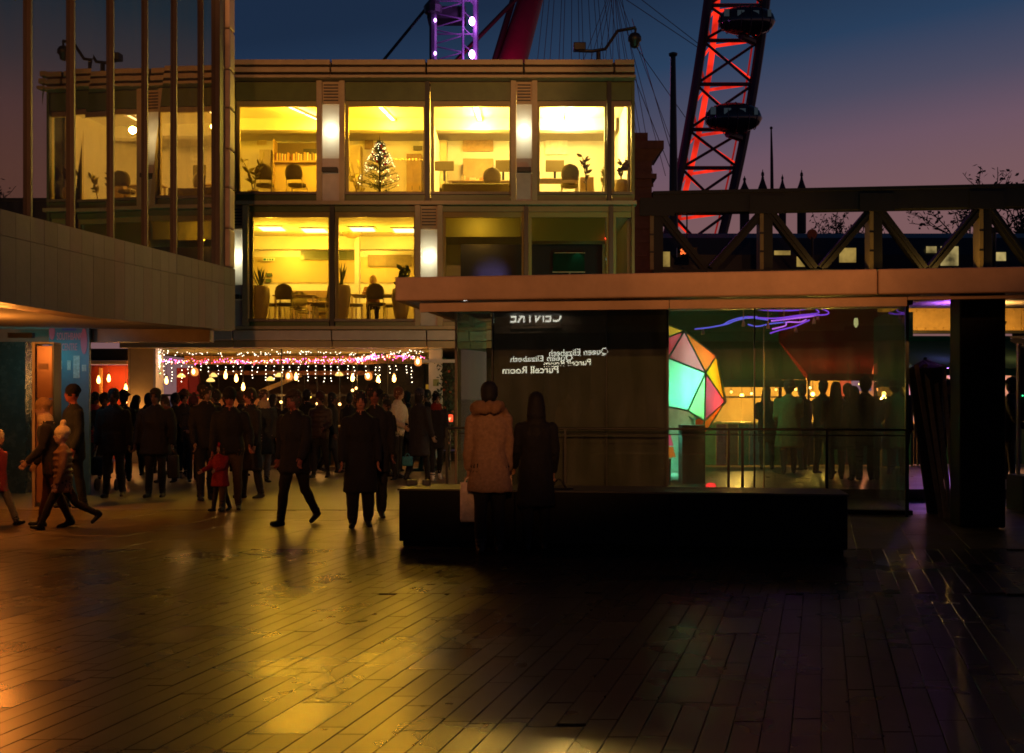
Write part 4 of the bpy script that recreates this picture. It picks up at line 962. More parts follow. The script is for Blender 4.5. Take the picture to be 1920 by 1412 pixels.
# red lamp-lit booth left of the column
bx('booth_wall', mat('booth_red', (.42, .06, .02), .6, ns=3, na=.25), BA, X(150, 28.3), X(262, 28.3), 28.3, 28.4, 0, 2.5)
bx('booth_header', M['dark'], BA, X(150, 27), X(240, 27), 26.95, 27.05, Z(676, 27), 2.88)
bx('booth_lintel', tanw, BA, X(150, 27), X(240, 27), 26.9, 27.1, Z(683, 27), Z(676.5, 27))
bx('booth_post', wood, BA, X(186, 27.9), X(190, 27.9), 27.9, 28, 0, Z(690, 28))
lamp('POINT', 'booth_bulb', (X(215, 27.6), 27.6, 2.2), 9, (1, .22, .05), BA, .06)
# cheerful planked counter outside
CY_ = 25.4
ct_ = thing('striped_counter', 'market counter of vertical coloured planks before the bar', 'counter', (X(560, CY_), CY_, 0))
pc = [(.05, .06, .05), (.22, .20, .06), (.04, .10, .07), (.30, .18, .05), (.25, .03, .05), (.10, .10, .12), (.33, .24, .06), (.18, .05, .03)]
k = 0; px = 438
while px < 664:
    bx('plank', mat('plank_%d' % (k % 8), pc[k % 8], .55, ns=7, na=.3), ct_, X(px, CY_), X(px + 9.2, CY_), CY_ - rp.uniform(0, .012), CY_ + .04, .02, .93); px += 9.6; k += 1
bx('countertop', wood, ct_, X(434, CY_), X(668, CY_), CY_ - .12, CY_ + .6, .935, .97)
# hanging bulbs
warm = emit('filament', (1, .45, .10), 12, False); warm2 = emit('filament_white', (1, .60, .22), 7, False); amb = emit('amber_glass', (1, .30, .05), .9, False); amy = emit('yellow_glass', (1, .62, .16), 1.5, False)
def pendant(label, px, py, Y, kind, e=0.):
    c = P(px, py, Y); t = thing('pendant_lamp', label, 'lamp', c, group='bar pendant lamps')
    MB().tube([c + Vector((0, 0, .05)), (c.x, c.y, 2.86)], .006, 4).build('cord', M['dark'], t)
    if kind == 'edison':
        MB().lathe(c, [(.012, .10), (.03, .05), (.048, -.02), (.036, -.08), (.01, -.10)], 10).build('bulb', warm, t, smooth=True)
        MB().lathe(c, [(.02, .10), (.02, .16)], 8).build('cap', M['dark'], t)
    elif kind == 'globe':
        MB().ball(c, .036, 12, 8).build('bulb', emit('globe_filament', (1, .48, .14), 6, False), t, smooth=True)
    elif kind == 'lantern':
        MB().lathe(c, [(.04, .10), (.085, .06), (.10, -.02), (.085, -.08), (.04, -.11)], 12).build('shade', amb, t, smooth=True)
        MB().ball(c + Vector((0, -.10, 0)), .04, 8, 6, (1, 1, 1.7)).build('bulb', warm2, t)
        MB().lathe(c, [(.05, .12), (.03, .17)], 8).build('cap', M['dark'], t)
    else:
        MB().lathe(c, [(.03, .07), (.10, .01), (.11, -.03), (.04, -.04)], 12).build('shade', amy, t, smooth=True)
    if e: lamp('POINT', 'bulb_glow', c + Vector((0, -.2, 0)), e, (1, .45, .10), t, .08)
pend = [(365, 697, 26.9, 'lantern', 7), (542, 705, 26.9, 'lantern', 7), (784, 678, 26.6, 'lantern', 7), (691, 705, 27.3, 'lantern', 5),
        (300, 711, 27.4, 'cap', 0), (312, 713, 28.0, 'edison', 0), (340, 705, 27.6, 'cap', 0), (395, 713, 27.4, 'cap', 0), (400, 704, 28.4, 'cap', 0), (423, 703, 27.5, 'edison', 0), (443, 709, 27.2, 'edison', 4),
        (456, 725, 27.4, 'edison', 0), (507, 711, 27.4, 'cap', 0), (523, 704, 28.5, 'cap', 0), (555, 706, 28, 'edison', 0), (636, 702, 27.9, 'cap', 0), (661, 708, 27.4, 'edison', 4), (709, 712, 27.3, 'edison', 0), (739, 709, 27.4, 'edison', 0),
        (504, 749, 27.6, 'globe', 0), (527, 754, 26.7, 'globe', 5), (595, 757, 26.7, 'globe', 5), (637, 758, 27.2, 'globe', 0), (670, 749, 27.0, 'globe', 3), (727, 748, 27.6, 'globe', 0), (410, 757, 26.8, 'globe', 3), (661, 732, 28, 'globe', 0), (668, 728, 28.2, 'globe', 0),
        (701, 732, 28.6, 'globe', 0), (571, 735, 28.6, 'globe', 0), (185, 712, 27.6, 'edison', 0), (204, 709, 27.9, 'edison', 0), (236, 727, 27.3, 'edison', 5), (236, 754, 27.2, 'globe', 0), (244, 768, 26.4, 'globe', 3)]
kname = dict(edison='long filament bulb', globe='bare round glowing bulb', lantern='fat amber glass lantern', cap='small shallow yellow lampshade')
cnt = {}
for px, py, Y, kd, e in sorted(pend):
    cnt[kd] = cnt.get(kd, 0) + 1
    near_ = 'over the bar\'s left booth' if px < 260 else 'left part of the bar' if px < 430 else 'middle of the bar' if px < 620 else 'right part of the bar'
    o_ = ('first', 'second', 'third', 'fourth', 'fifth', 'sixth', 'seventh', 'eighth', 'ninth', 'tenth', 'eleventh', 'twelfth', 'thirteenth')[cnt[kd] - 1]
    pendant('%s, %s of its kind from the left, %s' % (kname[kd], o_, near_), px, py, Y, kd, e)
# cluster of yellow bulbs
cl = thing('bulb_cluster', 'tapering bunch of glowing yellow bulbs on a stand in the bar', 'lamp', P(580, 790, 27.3)); rk = random.Random(8)
for k in range(17):
    u = rk.random(); MB().ball(P(580 + rk.uniform(-1, 1) * (3 + 9 * u), 786 - 44 * u, 27.3 + rk.uniform(-.1, .1)), .03, 8, 6).build('bulb', emit('yellow_bulb', (1, .72, .12), 3.0, False), cl, smooth=True)
MB().tube([P(580, 786, 27.3), (X(580, 27.3), 27.3, 0)], .02).build('stand', M['dark'], cl)
lamp('POINT', 'cluster_glow', P(580, 760, 27.0), 3, (1, .65, .12), cl, .08)
# fairy lights: level garlands and hanging strands
fw = emit('fairy_white_cool', (1, .86, .62), 7, False); fr_ = emit('fairy_red', (1, .06, .10), 9, False); fm = emit('fairy_magenta', (1, .12, .55), 9, False); fa = emit('fairy_amber', (1, .5, .12), 7, False); fg = emit('fairy_green', (.35, 1, .4), 6, False)
FYY = 26.85; rf = random.Random(77)
def garland(label, pts, n, mats, jit, r=.0092):
    t = thing('light_garland', label, 'fairy lights', P(*pts[0], FYY)); b = MB(); L = [P(x, y, FYY) for x, y in pts]
    MB().tube(L, .004, 4).build('wire', M['dark'], t)
    for k in range(n):
        u = rf.random() * (len(L) - 1); i = min(int(u), len(L) - 2); p = L[i].lerp(L[i + 1], u - i); b.mi = rf.randrange(len(mats))
        b.ball(p + Vector((rf.gauss(0, .02), rf.uniform(-.05, .05), rf.gauss(0, jit))), r * rf.uniform(.7, 1.3), 6, 4)
    b.build('bulbs', mats, t, kind='stuff')
garland('upper row of sparse white fairy lights across the bar front', [(300, 661), (420, 664), (560, 662), (680, 664), (790, 660)], 110, [fw], .03)
garland('dense red and white light garland along the bar, left half', [(292, 676), (340, 679), (420, 677), (480, 679), (545, 676)], 240, [fw, fr_, fm, fa, fr_, fm], .03)
garland('dense pink and white light garland along the bar, right half', [(545, 676), (600, 677), (660, 676), (700, 671), (740, 668), (792, 671)], 280, [fw, fm, fr_, fa, fm], .035)
garland('bright tangle of pink lights where the garland rises', [(668, 675), (690, 672), (705, 669)], 70, [fw, fm], .03)
garland('tangle of greenish white lights round the bar\'s left post', [(295, 655), (300, 672), (297, 690)], 70, [fw, fg, fw], .09)
for k, px in enumerate((298, 308, 322, 341, 353, 361, 377, 391, 409, 424, 437, 452, 473, 483, 499, 514, 530, 544, 559, 577, 592, 608, 621, 634, 652, 664, 686, 705, 712, 731, 743, 762, 772)):
    t = thing('light_strand', 'short hanging strand of white fairy lights in the bar curtain', 'fairy lights', P(px, 676, FYY), group='hanging fairy light strands'); b = MB()
    n = rf.randint(2, 5); y = 681
    MB().tube([P(px, 676, FYY), P(px + 1, 684 + 8 * n, FYY)], .003, 3).build('wire', M['dark'], t)
    for i in range(n): y += rf.uniform(5, 9); b.ball(P(px + rf.uniform(-1.2, 1.2), y, FYY - .01), .0105, 6, 4)
    b.build('bulbs', fw, t, kind='stuff')
# blue-violet neon line under the bar ceiling
nl = thing('neon_tube', 'thin blue violet neon tubes under the bar ceiling', 'neon light', P(700, 655, 28)); vb = emit('violet_neon', (.22, .10, 1), 5)
for a, b in (((662, 655), (740, 658)), ((668, 658), (700, 656)), ((705, 655), (742, 655))): MB().tube([P(*a, 28), P(*b, 28)], .011, 6).build('tube', vb, nl)
# poster and red panel on the right
o = bx('poster', mat('poster_paper', (.22, .24, .10), .6, ns=9, na=.5), None, X(812, 26.4), X(823, 26.4), 26.39, 26.397, Z(724, 26.4), Z(711, 26.4)); tag(o, 'small green poster on the pale bar pillar', 'poster'); reorigin(o)
o = bx('yellow_notice', mat('yellow_notice', (.65, .55, .08), .6), None, X(798, 26.4), X(803.5, 26.4), 26.42, 26.43, Z(736, 26.4), Z(721, 26.4)); tag(o, 'tall yellow notice at the left of the pale pillar', 'notice'); reorigin(o)
rl_ = thing('red_lantern', 'small glowing red heart lantern at the right end of the bar', 'lantern', P(843, 800, 24))
bx('box', emit('red_lantern', (1, .07, .02), 1.6), rl_, X(836, 24), X(849, 24), 24, 24.12, Z(791, 24), Z(777.5, 24), bevel=.02)
MB().add([P(843, 790, 23.98), P(840, 783, 23.98), P(846, 783, 23.98), P(843, 790, 23.992), P(840, 783, 23.992), P(846, 783, 23.992)], [(0, 1, 2), (5, 4, 3), (0, 3, 4, 1), (1, 4, 5, 2), (2, 5, 3, 0)]).build('heart', emit('heart_pale', (1, .5, .2), 1.5, False), rl_)
MB().tube([P(843, 791.5, 24.06), (X(843, 24.06), 24.06, 0)], .02).build('stand', M['dark'], rl_)
rc2 = random.Random(15)
ch = thing('decorated_shrub', 'dark shrub dotted with red baubles at the right end of the bar', 'shrub', (X(842, 25.2), 25.2, 0)); sb_ = MB()
for k in range(700):
    p = Vector((rc2.gauss(0, .13), rc2.gauss(0, .13), rc2.uniform(.5, 2.45))); u = Vector((rc2.uniform(-1, 1), rc2.uniform(-1, 1), rc2.uniform(-1, 1))).normalized() * .06; w = u.orthogonal().normalized() * .02
    sb_.add([p - u, p + w, p + u, p - w], [(0, 1, 2, 3)])
sb_.build('foliage', mat('shrub_leaf', (.03, .04, .015), .7), ch, local=True, kind='stuff'); MB().tube([(0, 0, 0), (0, 0, 2.3)], [.03, .008], 6).build('stem', bark, ch, local=True)
for k in range(16): MB().ball((rc2.gauss(0, .13), -.12 + rc2.uniform(-.1, .05), rc2.uniform(.9, 2.4)), .03, 8, 6).build('bauble', mat('shrub_bauble', (.5, .12, .05), .25), ch, local=True)

# ================================================================ SIGNS UNDER THE LEFT HALL
bp = thing('banner_panel', 'tall blue banner panel lettered in pink beside the undercroft', 'sign', (X(130, 18), 18, 0))
blue = mat('banner_blue', (.015, .085, .135), .45, ns=1.6, na=.35)
x0, x1 = X(92, 18), X(167, 18)
bx('board', blue, bp, x0, x1, 18, 18.08, 0, 2.86)
pk = mat('banner_pink', (.45, .13, .16), .5); pl_ = mat('banner_slate', (.10, .14, .16), .5)
def lettering(parent, s, size, m, loc, rot=(rad(90), 0, 0), sx=1., bold=.0, ext=.003, name='lettering'):
    me = text_mesh(s, size, ext, bold); me.materials.append(m); o = link(bpy.data.objects.new(name, me)); o.parent = parent
    o.location = Vector(loc) - origin(parent); o.rotation_euler = rot; o.scale = (sx, 1, 1); return o
lettering(bp, 'SOUTHBANK', .17, pk, (X(130.5, 18), 17.992, Z(637, 18)), sx=.42)
lettering(bp, 'CENTRE', .17, pk, (X(130.5, 18), 17.992, Z(657, 18)), sx=.42)
bx('blue_block', mat('banner_cobalt', (.012, .035, .20), .5), bp, X(117, 18), X(143, 18), 17.985, 17.995, Z(620, 18), Z(611, 18))
for px, py, rx_, rz_ in ((98, 622, .05, .14), (158, 640, .055, .22)):
    MB().lathe((0, 0, 0), [(.01, 0), (.01, 0)], 4)
    MB().ring_loft([[(X(px, 18) + math.cos(a) * rx_, yy, Z(py, 18) + math.sin(a) * rz_) for a in [2 * math.pi * j / 16 for j in range(16)]] for yy in (17.986, 17.997)]).build('pink_petal', mat('banner_rose', (.28, .05, .09), .5), bp)
rq = random.Random(4)
for k, (px, py, w, h) in enumerate(((102, 690, 5, 16), (115, 684, 3, 16), (130, 685, 7, 18), (144, 688, 12, 42), (158, 690, 8, 12))):
    bx('notice_mark', mat('notice_grey', (.22, .26, .25), .6, ns=30, na=.5), bp, X(px - w / 2, 18), X(px + w / 2, 18), 17.988, 17.996, Z(py + h / 2, 18), Z(py - h / 2, 18))
tt = thing('totem_sign', 'slim bronze totem sign with panel joints at the far left', 'sign', (X(79, 16.1), 16.1, 0))
tm_ = mat('totem_bronze', (.17, .07, .035), .35, metal=.25, ns=3, na=.15)
for a, b in ((0, .06), (.06, 1.62), (1.63, Z(648, 16.1))): bx('panel', tm_ if a else M['dark'], tt, X(66, 16.1), X(98, 16.1), 16.1, 16.3, a + .004, b - .004, bevel=.006)
bx('side_rail', M['bronze'], tt, X(60, 16.05), X(65.5, 16.05), 16.05, 16.32, 0, Z(645, 16.1))
bx('side_rail', M['dark'], tt, X(98.5, 16.05), X(101, 16.05), 16.05, 16.32, 0, Z(645, 16.1))
bx('cap', M['bronze'], tt, X(60, 16.05), X(101, 16.05), 16.05, 16.32, Z(645, 16.1) + .002, Z(642, 16.1))
bx('text_block', mat('totem_text', (.14, .05, .025), .5), tt, X(72, 16.1), X(90, 16.1), 16.092, 16.098, Z(692, 16.1), Z(682, 16.1))
# ================================================================ NIGHT MARKET BEHIND THE PAVILION
MF = .15
def stall(label, pxa, pxb, Y, canopy, wall, lamps, val, counter=True, low=716, high=640):
    xa, xb = X(pxa, Y), X(pxb, Y); t = thing('market_stall', label, 'stall', ((xa + xb) / 2, Y, MF), group='market stalls behind the pavilion')
    zf, zb = Z(low, Y), Z(high, Y + 2.4)
    n = 4
    for k in range(n):
        a, b = xa + (xb - xa) * k / n, xa + (xb - xa) * (k + 1) / n; sag = .05
        sheet('canopy_panel', canopy, t, [(a, Y, zf + .16), (b, Y, zf + .16), (b, Y + 2.4, zb), (a, Y + 2.4, zb)])
        MB().hexa([(a + .004, Y - .01, zf), (b - .004, Y - .01, zf), (b - .004, Y + .01, zf), (a + .004, Y + .01, zf), (a + .004, Y - .02, zf + .155), (b - .004, Y - .02, zf + .155), (b - .004, Y + .02, zf + .155), (a + .004, Y + .02, zf + .155)]).build('valance', val, t)
    bx('gable_wall', canopy, t, xa, xb, Y + 2.4, Y + 2.44, MF, zb + (.9 if pxa < 1700 else .1))
    bx('back_wall', wall, t, xa + .03, xb - .03, Y + 2.28, Y + 2.36, MF, zf + .1)
    for x in (xa + .05, xb - .05): bx('post', M['dark'], t, x - .02, x + .02, Y + .03, Y + .07, MF, zf + .16)
    if counter:
        m = 12
        for k in range(m):
            a, b = xa + (xb - xa) * k / m, xa + (xb - xa) * (k + 1) / m
            bx('plank', mat('plank_%d' % ((k * 3) % 8), pc[(k * 3) % 8], .55, ns=7, na=.3), t, a + .006, b - .006, Y + .15, Y + .19, MF + .02, MF + .92)
        bx('countertop', wood, t, xa, xb, Y + .1, Y + .75, MF + .925, MF + .96)
    bx('tie_rail', M['dark'], t, xa, xb, Y + .5, Y + .53, Z(746, Y + .5), Z(743, Y + .5))
    for px, py, e, c in lamps:
        c0 = P(px, py, Y + .55); b_ = MB().ball(c0, .045, 10, 8).build('bulb', emit('stall_bulb_%d' % int(c[1] * 100), c, 22, False), t, smooth=True)
        MB().tube([c0, (c0.x, c0.y, zf + .3)], .006, 4).build('cord', M['dark'], t)
        lamp('POINT', 'bulb_glow', c0 + Vector((0, .3, -.1)), e * 3.6, c, t, .06)
green_t = sheer('tent_green', (.022, .06, .036), .12); red_t = sheer('tent_red', (.11, .012, .010), .10); ochre = mat('stall_ochre', (.55, .36, .16), .7, ns=3, na=.2); pale = mat('stall_pale', (.55, .50, .48), .7)
stall('dark green tented stall with orange-lit back behind the dome', 1262, 1512, 23.0, green_t, ochre, [(1391, 742, 9, (1, .50, .10)), (1432, 738, 4, (1, .5, .1))], green_t, low=726)
stall('red tented stall glowing under its awning behind the crowd', 1513, 1716, 23.2, red_t, ochre, [(1549, 721, 11, (1, .52, .08)), (1462 + 62, 739, 4, (1, .6, .12)), (1644, 704, 6, (1, .25, .12))], red_t, low=714)
stall('dark green stall with a violet-lit back by the dark column', 1718, 1990, 23.4, green_t, pale, [(1775, 690, 4, (.45, .18, 1)), (1908, 700, 7, (1, .40, .15))], green_t, low=704)
# small warm bulbs strung along the stalls
rbk = random.Random(19)
for k, px in enumerate((1371, 1409, 1455, 1492, 1519, 1562, 1590, 1612, 1655, 1682, 1742, 1786)):
    c0 = P(px, rbk.uniform(716, 744), 23.1 + .3 * (k % 2)); t = thing('stall_bulb', ('first', 'second', 'third', 'fourth', 'fifth', 'sixth', 'seventh', 'eighth', 'ninth', 'tenth', 'eleventh', 'twelfth')[k] + ' small warm bulb from the left strung along the market stalls', 'bulb', c0, group='small bulbs along the stalls')
    MB().ball(c0, .028, 8, 6).build('bulb', emit('stall_string_%d' % (k % 3), ((1, .5, .12), (1, .62, .25), (1, .3, .08))[k % 3], 9, False), t, smooth=True); MB().tube([c0, c0 + Vector((0, 0, .5))], .005, 4).build('cord', M['dark'], t)
# coloured flag lamp and red cone lamp on the red stall
cn = thing('cone_lamp', 'glowing red cone lamp over the crowd at the red stall', 'lamp', P(1641, 700, 22.4))
MB().lathe(P(1643, 701, 22.4), [(.085, 0), (.06, .16), (.03, .24), (.03, .27)], 14).build('shade', emit('cone_red', (1, .05, .02), 1.6), cn, smooth=True)
bx('tray', emit('cone_tray', (1, .25, .15), 1.2), cn, X(1638, 22.4), X(1668, 22.4), 22.38, 22.44, Z(700, 22.4), Z(698, 22.4))
MB().tube([P(1643, 685, 22.4), P(1643, 640, 22.4)], .008, 4).build('cord', M['dark'], cn)
for px0, px1, c, m in ((1576, 1596, 'red', emit('flag_red', (1, .04, .01), .9)), (1597, 1616, 'lilac', emit('flag_lilac', (.55, .32, .75), .38)), (1617, 1634, 'pale violet', emit('flag_violet', (.45, .35, .9), .32))):
    o = bx('lit_panel', m, None, X(px0, 25.2), X(px1, 25.2), 25.2, 25.24, Z(750 if c == 'red' else 733, 25.2), Z(709, 25.2)); tag(o, '%s backlit panel at the back of the red stall' % c, 'panel'); reorigin(o)
# ceiling globe
gl_ = thing('globe_lamp', 'dull yellow drop-shaped lamp high above the red stall', 'lamp', P(1605, 612, 20))
MB().lathe(P(1605, 604, 20), [(.03, .075), (.042, .02), (.04, -.05), (.015, -.10)], 12).build('bulb', emit('drop_lamp', (1, .80, .38), .75), gl_, smooth=True)
MB().tube([P(1605, 596, 20), P(1605, 560, 20)], .006, 4).build('cord', M['dark'], gl_)
# dark roof band over the market (underside of the bridge approach)
ap = thing('market_roof', 'long dark flat roof beam over the night market stalls', 'roof', (X(1500, 24), 27, 4))
bx('front_beam', mat('roof_beam', (.06, .05, .03), .6, ns=2, na=.3), ap, X(1200, 26.5), X(1712, 26.5), 26.5, 26.8, Z(632, 26.5), Z(585, 26.5))
bx('lower_edge', mat('roof_edge', (.10, .10, .06), .5), ap, X(1200, 26.4), X(1990, 26.4), 26.38, 26.49, Z(634, 26.4), Z(630, 26.4))
bx('back_wall', mat('market_wall', (.045, .05, .035), .8, ns=1.5, na=.3), ap, 3.2, 26, 27.2, 27.4, 0, Z(634, 27))
bx('gable_post', M['dark'], ap, X(1190, 26.5), X(1196, 26.5), 26.5, 26.7, 0, Z(585, 26.5))

# ---------------------------------------------------------------- faceted glowing dome
DY = 18.6
dm = thing('geodesic_lantern', 'faceted lantern dome of pink, orange and green panels', 'lantern', (X(1258, DY), DY + .7, MF))
def dp(px, py, dy): return P(px, py, DY + dy)
A_, B_, C_, D_, E0, G_, I_, H_ = dp(1283, 621, .35), dp(1343, 668, .75), dp(1323, 699, .1), dp(1253, 671, -.1), dp(1236, 604, .6), dp(1359, 753, .8), dp(1321, 789, .25), dp(1316, 822, .35)
F0 = dp(1231, 640, .1); K1, K2, K3 = dp(1304, 716, .02), dp(1290, 770, .05), dp(1240, 760, -.15)
shc = lambda n, c: sheer('dome_' + n, c, .7)
tri = [((E0, A_, F0), 'orange', (.95, .30, .04)), ((F0, A_, D_), 'pink', (.9, .08, .15)), ((A_, C_, D_), 'rose', (.9, .16, .24)), ((A_, B_, C_), 'coral', (.95, .14, .03)), ((B_, G_, C_), 'amber', (.95, .36, .01)),
       ((C_, G_, I_), 'magenta', (.9, .06, .13)), ((I_, G_, H_), 'flame', (.95, .10, .005)), ((C_, I_, K2), 'lime', (.55, .8, .38))]
def plate(pts, th, m, name, back=False):
    pts = [Vector(p) for p in pts]
    if back: pts = [Vector((p.x, 2 * (DY + .75) - p.y, p.z)) for p in pts]
    c = sum(pts, Vector()) / len(pts); pts = [c + (p - c) * .955 for p in pts]
    return sheet(name, m, dm, pts)
    n = 0; k = 0
    MB().add([p - n for p in pts] + [p + n for p in pts], [tuple(range(k))[::-1], tuple(range(k, 2 * k))] + [(i, (i + 1) % k, k + (i + 1) % k, k + i) for i in range(k)]).build(name, m, dm)
tri.append(((D_, C_, K2, K3), 'mint', (.55, .95, .75)))
strut = mat('dome_strut', (.10, .34, .25), .5)
done = set()
for pts, n, c in tri:
    plate(pts, .008, shc(n, c), 'panel'); plate(pts, .008, shc(n, c), 'panel', True)
    for i in range(len(pts)):
        a, b = pts[i], pts[(i + 1) % len(pts)]; key = tuple(sorted((tuple(round(q, 3) for q in a), tuple(round(q, 3) for q in b))))
        if key not in done: done.add(key); MB().tube([a, b], .017, 6).build('strut', strut, dm)
        a2, b2 = Vector((a.x, 2 * (DY + .75) - a.y, a.z)), Vector((b.x, 2 * (DY + .75) - b.y, b.z))
        if (key, 1) not in done: done.add((key, 1)); MB().tube([a2, b2], .02, 6).build('strut', strut, dm)
# left half (hidden by the pavilion wall) closes the shape
for q in ([E0, F0, dp(1190, 625, .5)], [F0, D_, dp(1185, 690, .2)], [dp(1190, 625, .5), F0, dp(1185, 690, .2)], [D_, K3, dp(1170, 770, .3)], [D_, dp(1170, 770, .3), dp(1185, 690, .2)]): plate(q, .008, shc('orange', (.95, .3, .04)), 'panel')
MB().tube([H_, dp(1312, 905, .35)], .03, 6).build('leg', strut, dm)
MB().tube([K3, (K3.x, K3.y, MF)], .03, 6).build('leg', strut, dm)
lamp('POINT', 'dome_lamp', dp(1300, 690, .75), 16, (1, .80, .62), dm, .12)
lamp('POINT', 'dome_lamp_amber', dp(1330, 755, .75), 6, (1, .6, .3), dm, .1)
bx('pedestal', M['black'], dm, X(1277, DY), X(1320, DY), DY - .12, DY + .3, MF, Z(797, DY))
lamp('AREA', 'dome_wash_teal', dp(1300, 660, 1.6), 75, (.06, 1, .55), dm, size=(1.2, .8), target=dp(1300, 600, 6))
lamp('AREA', 'dome_lamp_teal', dp(1262, 722, .85), 26, (.16, 1, .66), dm, size=(.25, .5), target=dp(1264, 722, -1))
MB().ball(dp(1258, 700, .6), .10, 12, 8, (1, 1, 1.6)).build('teal_tube', emit('teal_lamp', (.25, 1, .72), 1.5), dm, smooth=True)
lamp('AREA', 'dome_foot_teal', dp(1262, 812, .2), 30, (.22, 1, .70), dm, size=(.3, .3), target=dp(1262, 900, .35))
bx('base_plinth', mat('dome_base', (.3, .4, .36), .5), dm, X(1236, DY), X(1287, DY), DY + .4, DY + .9, MF, Z(890, DY + .4), bevel=.03)
bx('added_glow_screen', mat('dome_screen', (.35, .6, .5), .6, ns=4, na=.3), dm, X(1215, DY + 1.3), X(1322, DY + 1.3), DY + 1.3, DY + 1.34, MF, Z(690, DY + 1.3))  # pale screen added to catch teal light as a haze inside the dome
# pink and orange lantern standing low beside it
pk_ = thing('small_lantern', 'small pink and orange lantern low at the dome\'s foot', 'lantern', P(1255, 900, 18))
MB().hexa([P(1247, 860, 18), P(1267, 857, 18), P(1267, 857, 18.3), P(1247, 860, 18.3), P(1250, 838, 18), P(1262, 838, 18), P(1262, 838, 18.3), P(1250, 838, 18.3)]).build('lower_panel', emit('lantern_orange', (1, .22, .02), .8), pk_)
MB().hexa([P(1250, 836, 18), P(1263, 836, 18), P(1263, 836, 18.3), P(1250, 836, 18.3), P(1248, 816, 18), P(1257, 815, 18), P(1257, 815, 18.3), P(1248, 816, 18.3)]).build('upper_panel', emit('lantern_pink', (1, .12, .25), .9), pk_)
MB().tube([P(1256, 860, 18.15), (X(1256, 18.15), 18.15, MF)], .02).build('stand', M['dark'], pk_)
# red floor light
rfl = thing('floor_light', 'red floor light glowing beside the handrail inside the glass', 'lamp', (X(1333, 17.9), 17.9, MF))
MB().lathe(P(1333, 912, 17.9), [(.06, -.04), (.09, .0), (.07, .05), (.02, .06)], 12).build('lens', emit('floor_red', (1, .03, .03), 2.2), rfl)
bx('base', M['dark'], rfl, X(1326, 17.9), X(1340, 17.9), 17.8, 18, MF, Z(914, 17.9))
lamp('POINT', 'floor_glow', P(1333, 902, 17.8), 2.5, (1, .03, .04), rfl, .06)
# tangled violet neon under the canopy
ne = thing('neon_sculpture', 'tangle of violet neon tubes hung above the dome and crowd', 'neon light', P(1440, 590, 19)); NYY = 18.9
vi = emit('neon_violet', (.30, .06, 1), 1.5); vb2 = emit('neon_blue', (.16, .13, 1), 1.4); vp = emit('neon_pink', (.62, .14, 1), 1.9)
def spline(pts, n=6):
    out = []; P_ = [pts[0]] + pts + [pts[-1]]
    for i in range(1, len(P_) - 2):
        for k in range(n):
            t = k / n; out.append(tuple(.5 * (2 * P_[i][j] + (P_[i + 1][j] - P_[i - 1][j]) * t + (2 * P_[i - 1][j] - 5 * P_[i][j] + 4 * P_[i + 1][j] - P_[i + 2][j]) * t * t + (3 * P_[i][j] - P_[i - 1][j] - 3 * P_[i + 1][j] + P_[i + 2][j]) * t ** 3) for j in range(3)))
    return out + [pts[-1]]
for m, pts in ((vb2, [(1303, 617, 0), (1330, 614, .1), (1355, 609, .2), (1368, 602, .2), (1392, 595, .3), (1420, 594, .4)]), (vb2, [(1340, 612, .3), (1362, 608, .3), (1380, 601, .2), (1405, 596, .1), (1440, 600, .1)]),
               (vi, [(1408, 578, .5), (1440, 582, .5), (1490, 582, .4), (1530, 577, .3), (1552, 584, .2), (1548, 590, .1), (1510, 592, 0), (1450, 601, 0)]),
               (vi, [(1402, 594, .2), (1450, 597, .2), (1500, 591, .2), (1534, 587, .2), (1530, 580, .4)]), (vp, [(1446, 602, 0), (1480, 598, 0), (1515, 594, 0), (1536, 590, .1)]),
               (vi, [(1444, 625, 0), (1462, 619, 0), (1490, 612, .1), (1518, 600, .1)]), (vp, [(1448, 617, .1), (1472, 611, .1), (1476, 604, .1), (1500, 604, .2), (1512, 599, .2)]), (vb2, [(1402, 608, .3), (1420, 612, .3), (1445, 607, .3), (1474, 604, .3)])):
    MB().tube([P(a, b, NYY + c) for a, b, c in spline(pts)], .0125, 6).build('tube', m, ne, smooth=True)
gold = mat('gilt_bracket', (.55, .36, .12), .35, metal=.5)
for px, py in ((1318, 622), (1394, 607), (1440, 611), (1492, 618), (1526, 602), (1533, 594)): MB().lathe(P(px, py, NYY + .2), [(.035, -.05), (.03, .0), (.012, .07)], 8).build('bracket', gold, ne)
for px in (1394, 1440, 1470, 1500): MB().tube([P(px, 605, NYY + .2), P(px, 560, NYY + .2)], .012, 4).build('hanger', gold, ne)
# soffit lamps under the canopy at the right
def soffit_lamp(label, px, v, e, c):
    w = pw(pu(px, v), v, 2.99); t = thing('soffit_lamp', label, 'lamp', w)
    MB().tube([w + Vector((0, .05, .03)), w + Vector((0, .05, -.24))], .008, 5).build('drop_rod', M['dark'], t)
    MB().lathe(w + Vector((0, .05, -.26)), [(.02, -.05), (.06, -.03), (.08, .02), (.075, .02)], 12).build('uplight_bowl', M['dark'], t)
    lamp('SPOT', 'soffit_bulb', w + Vector((0, .05, -.22)), e, c, t, .04, w + Vector((0, .1, .2)), angle=rad(150), blend=.5)
soffit_lamp('violet lamp under the canopy left of the dark column', 1797, 3.0, 6, (.45, .12, 1))
soffit_lamp('amber lamp under the canopy right of the dark column', 1880, 3.2, 4, (1, .5, .12))
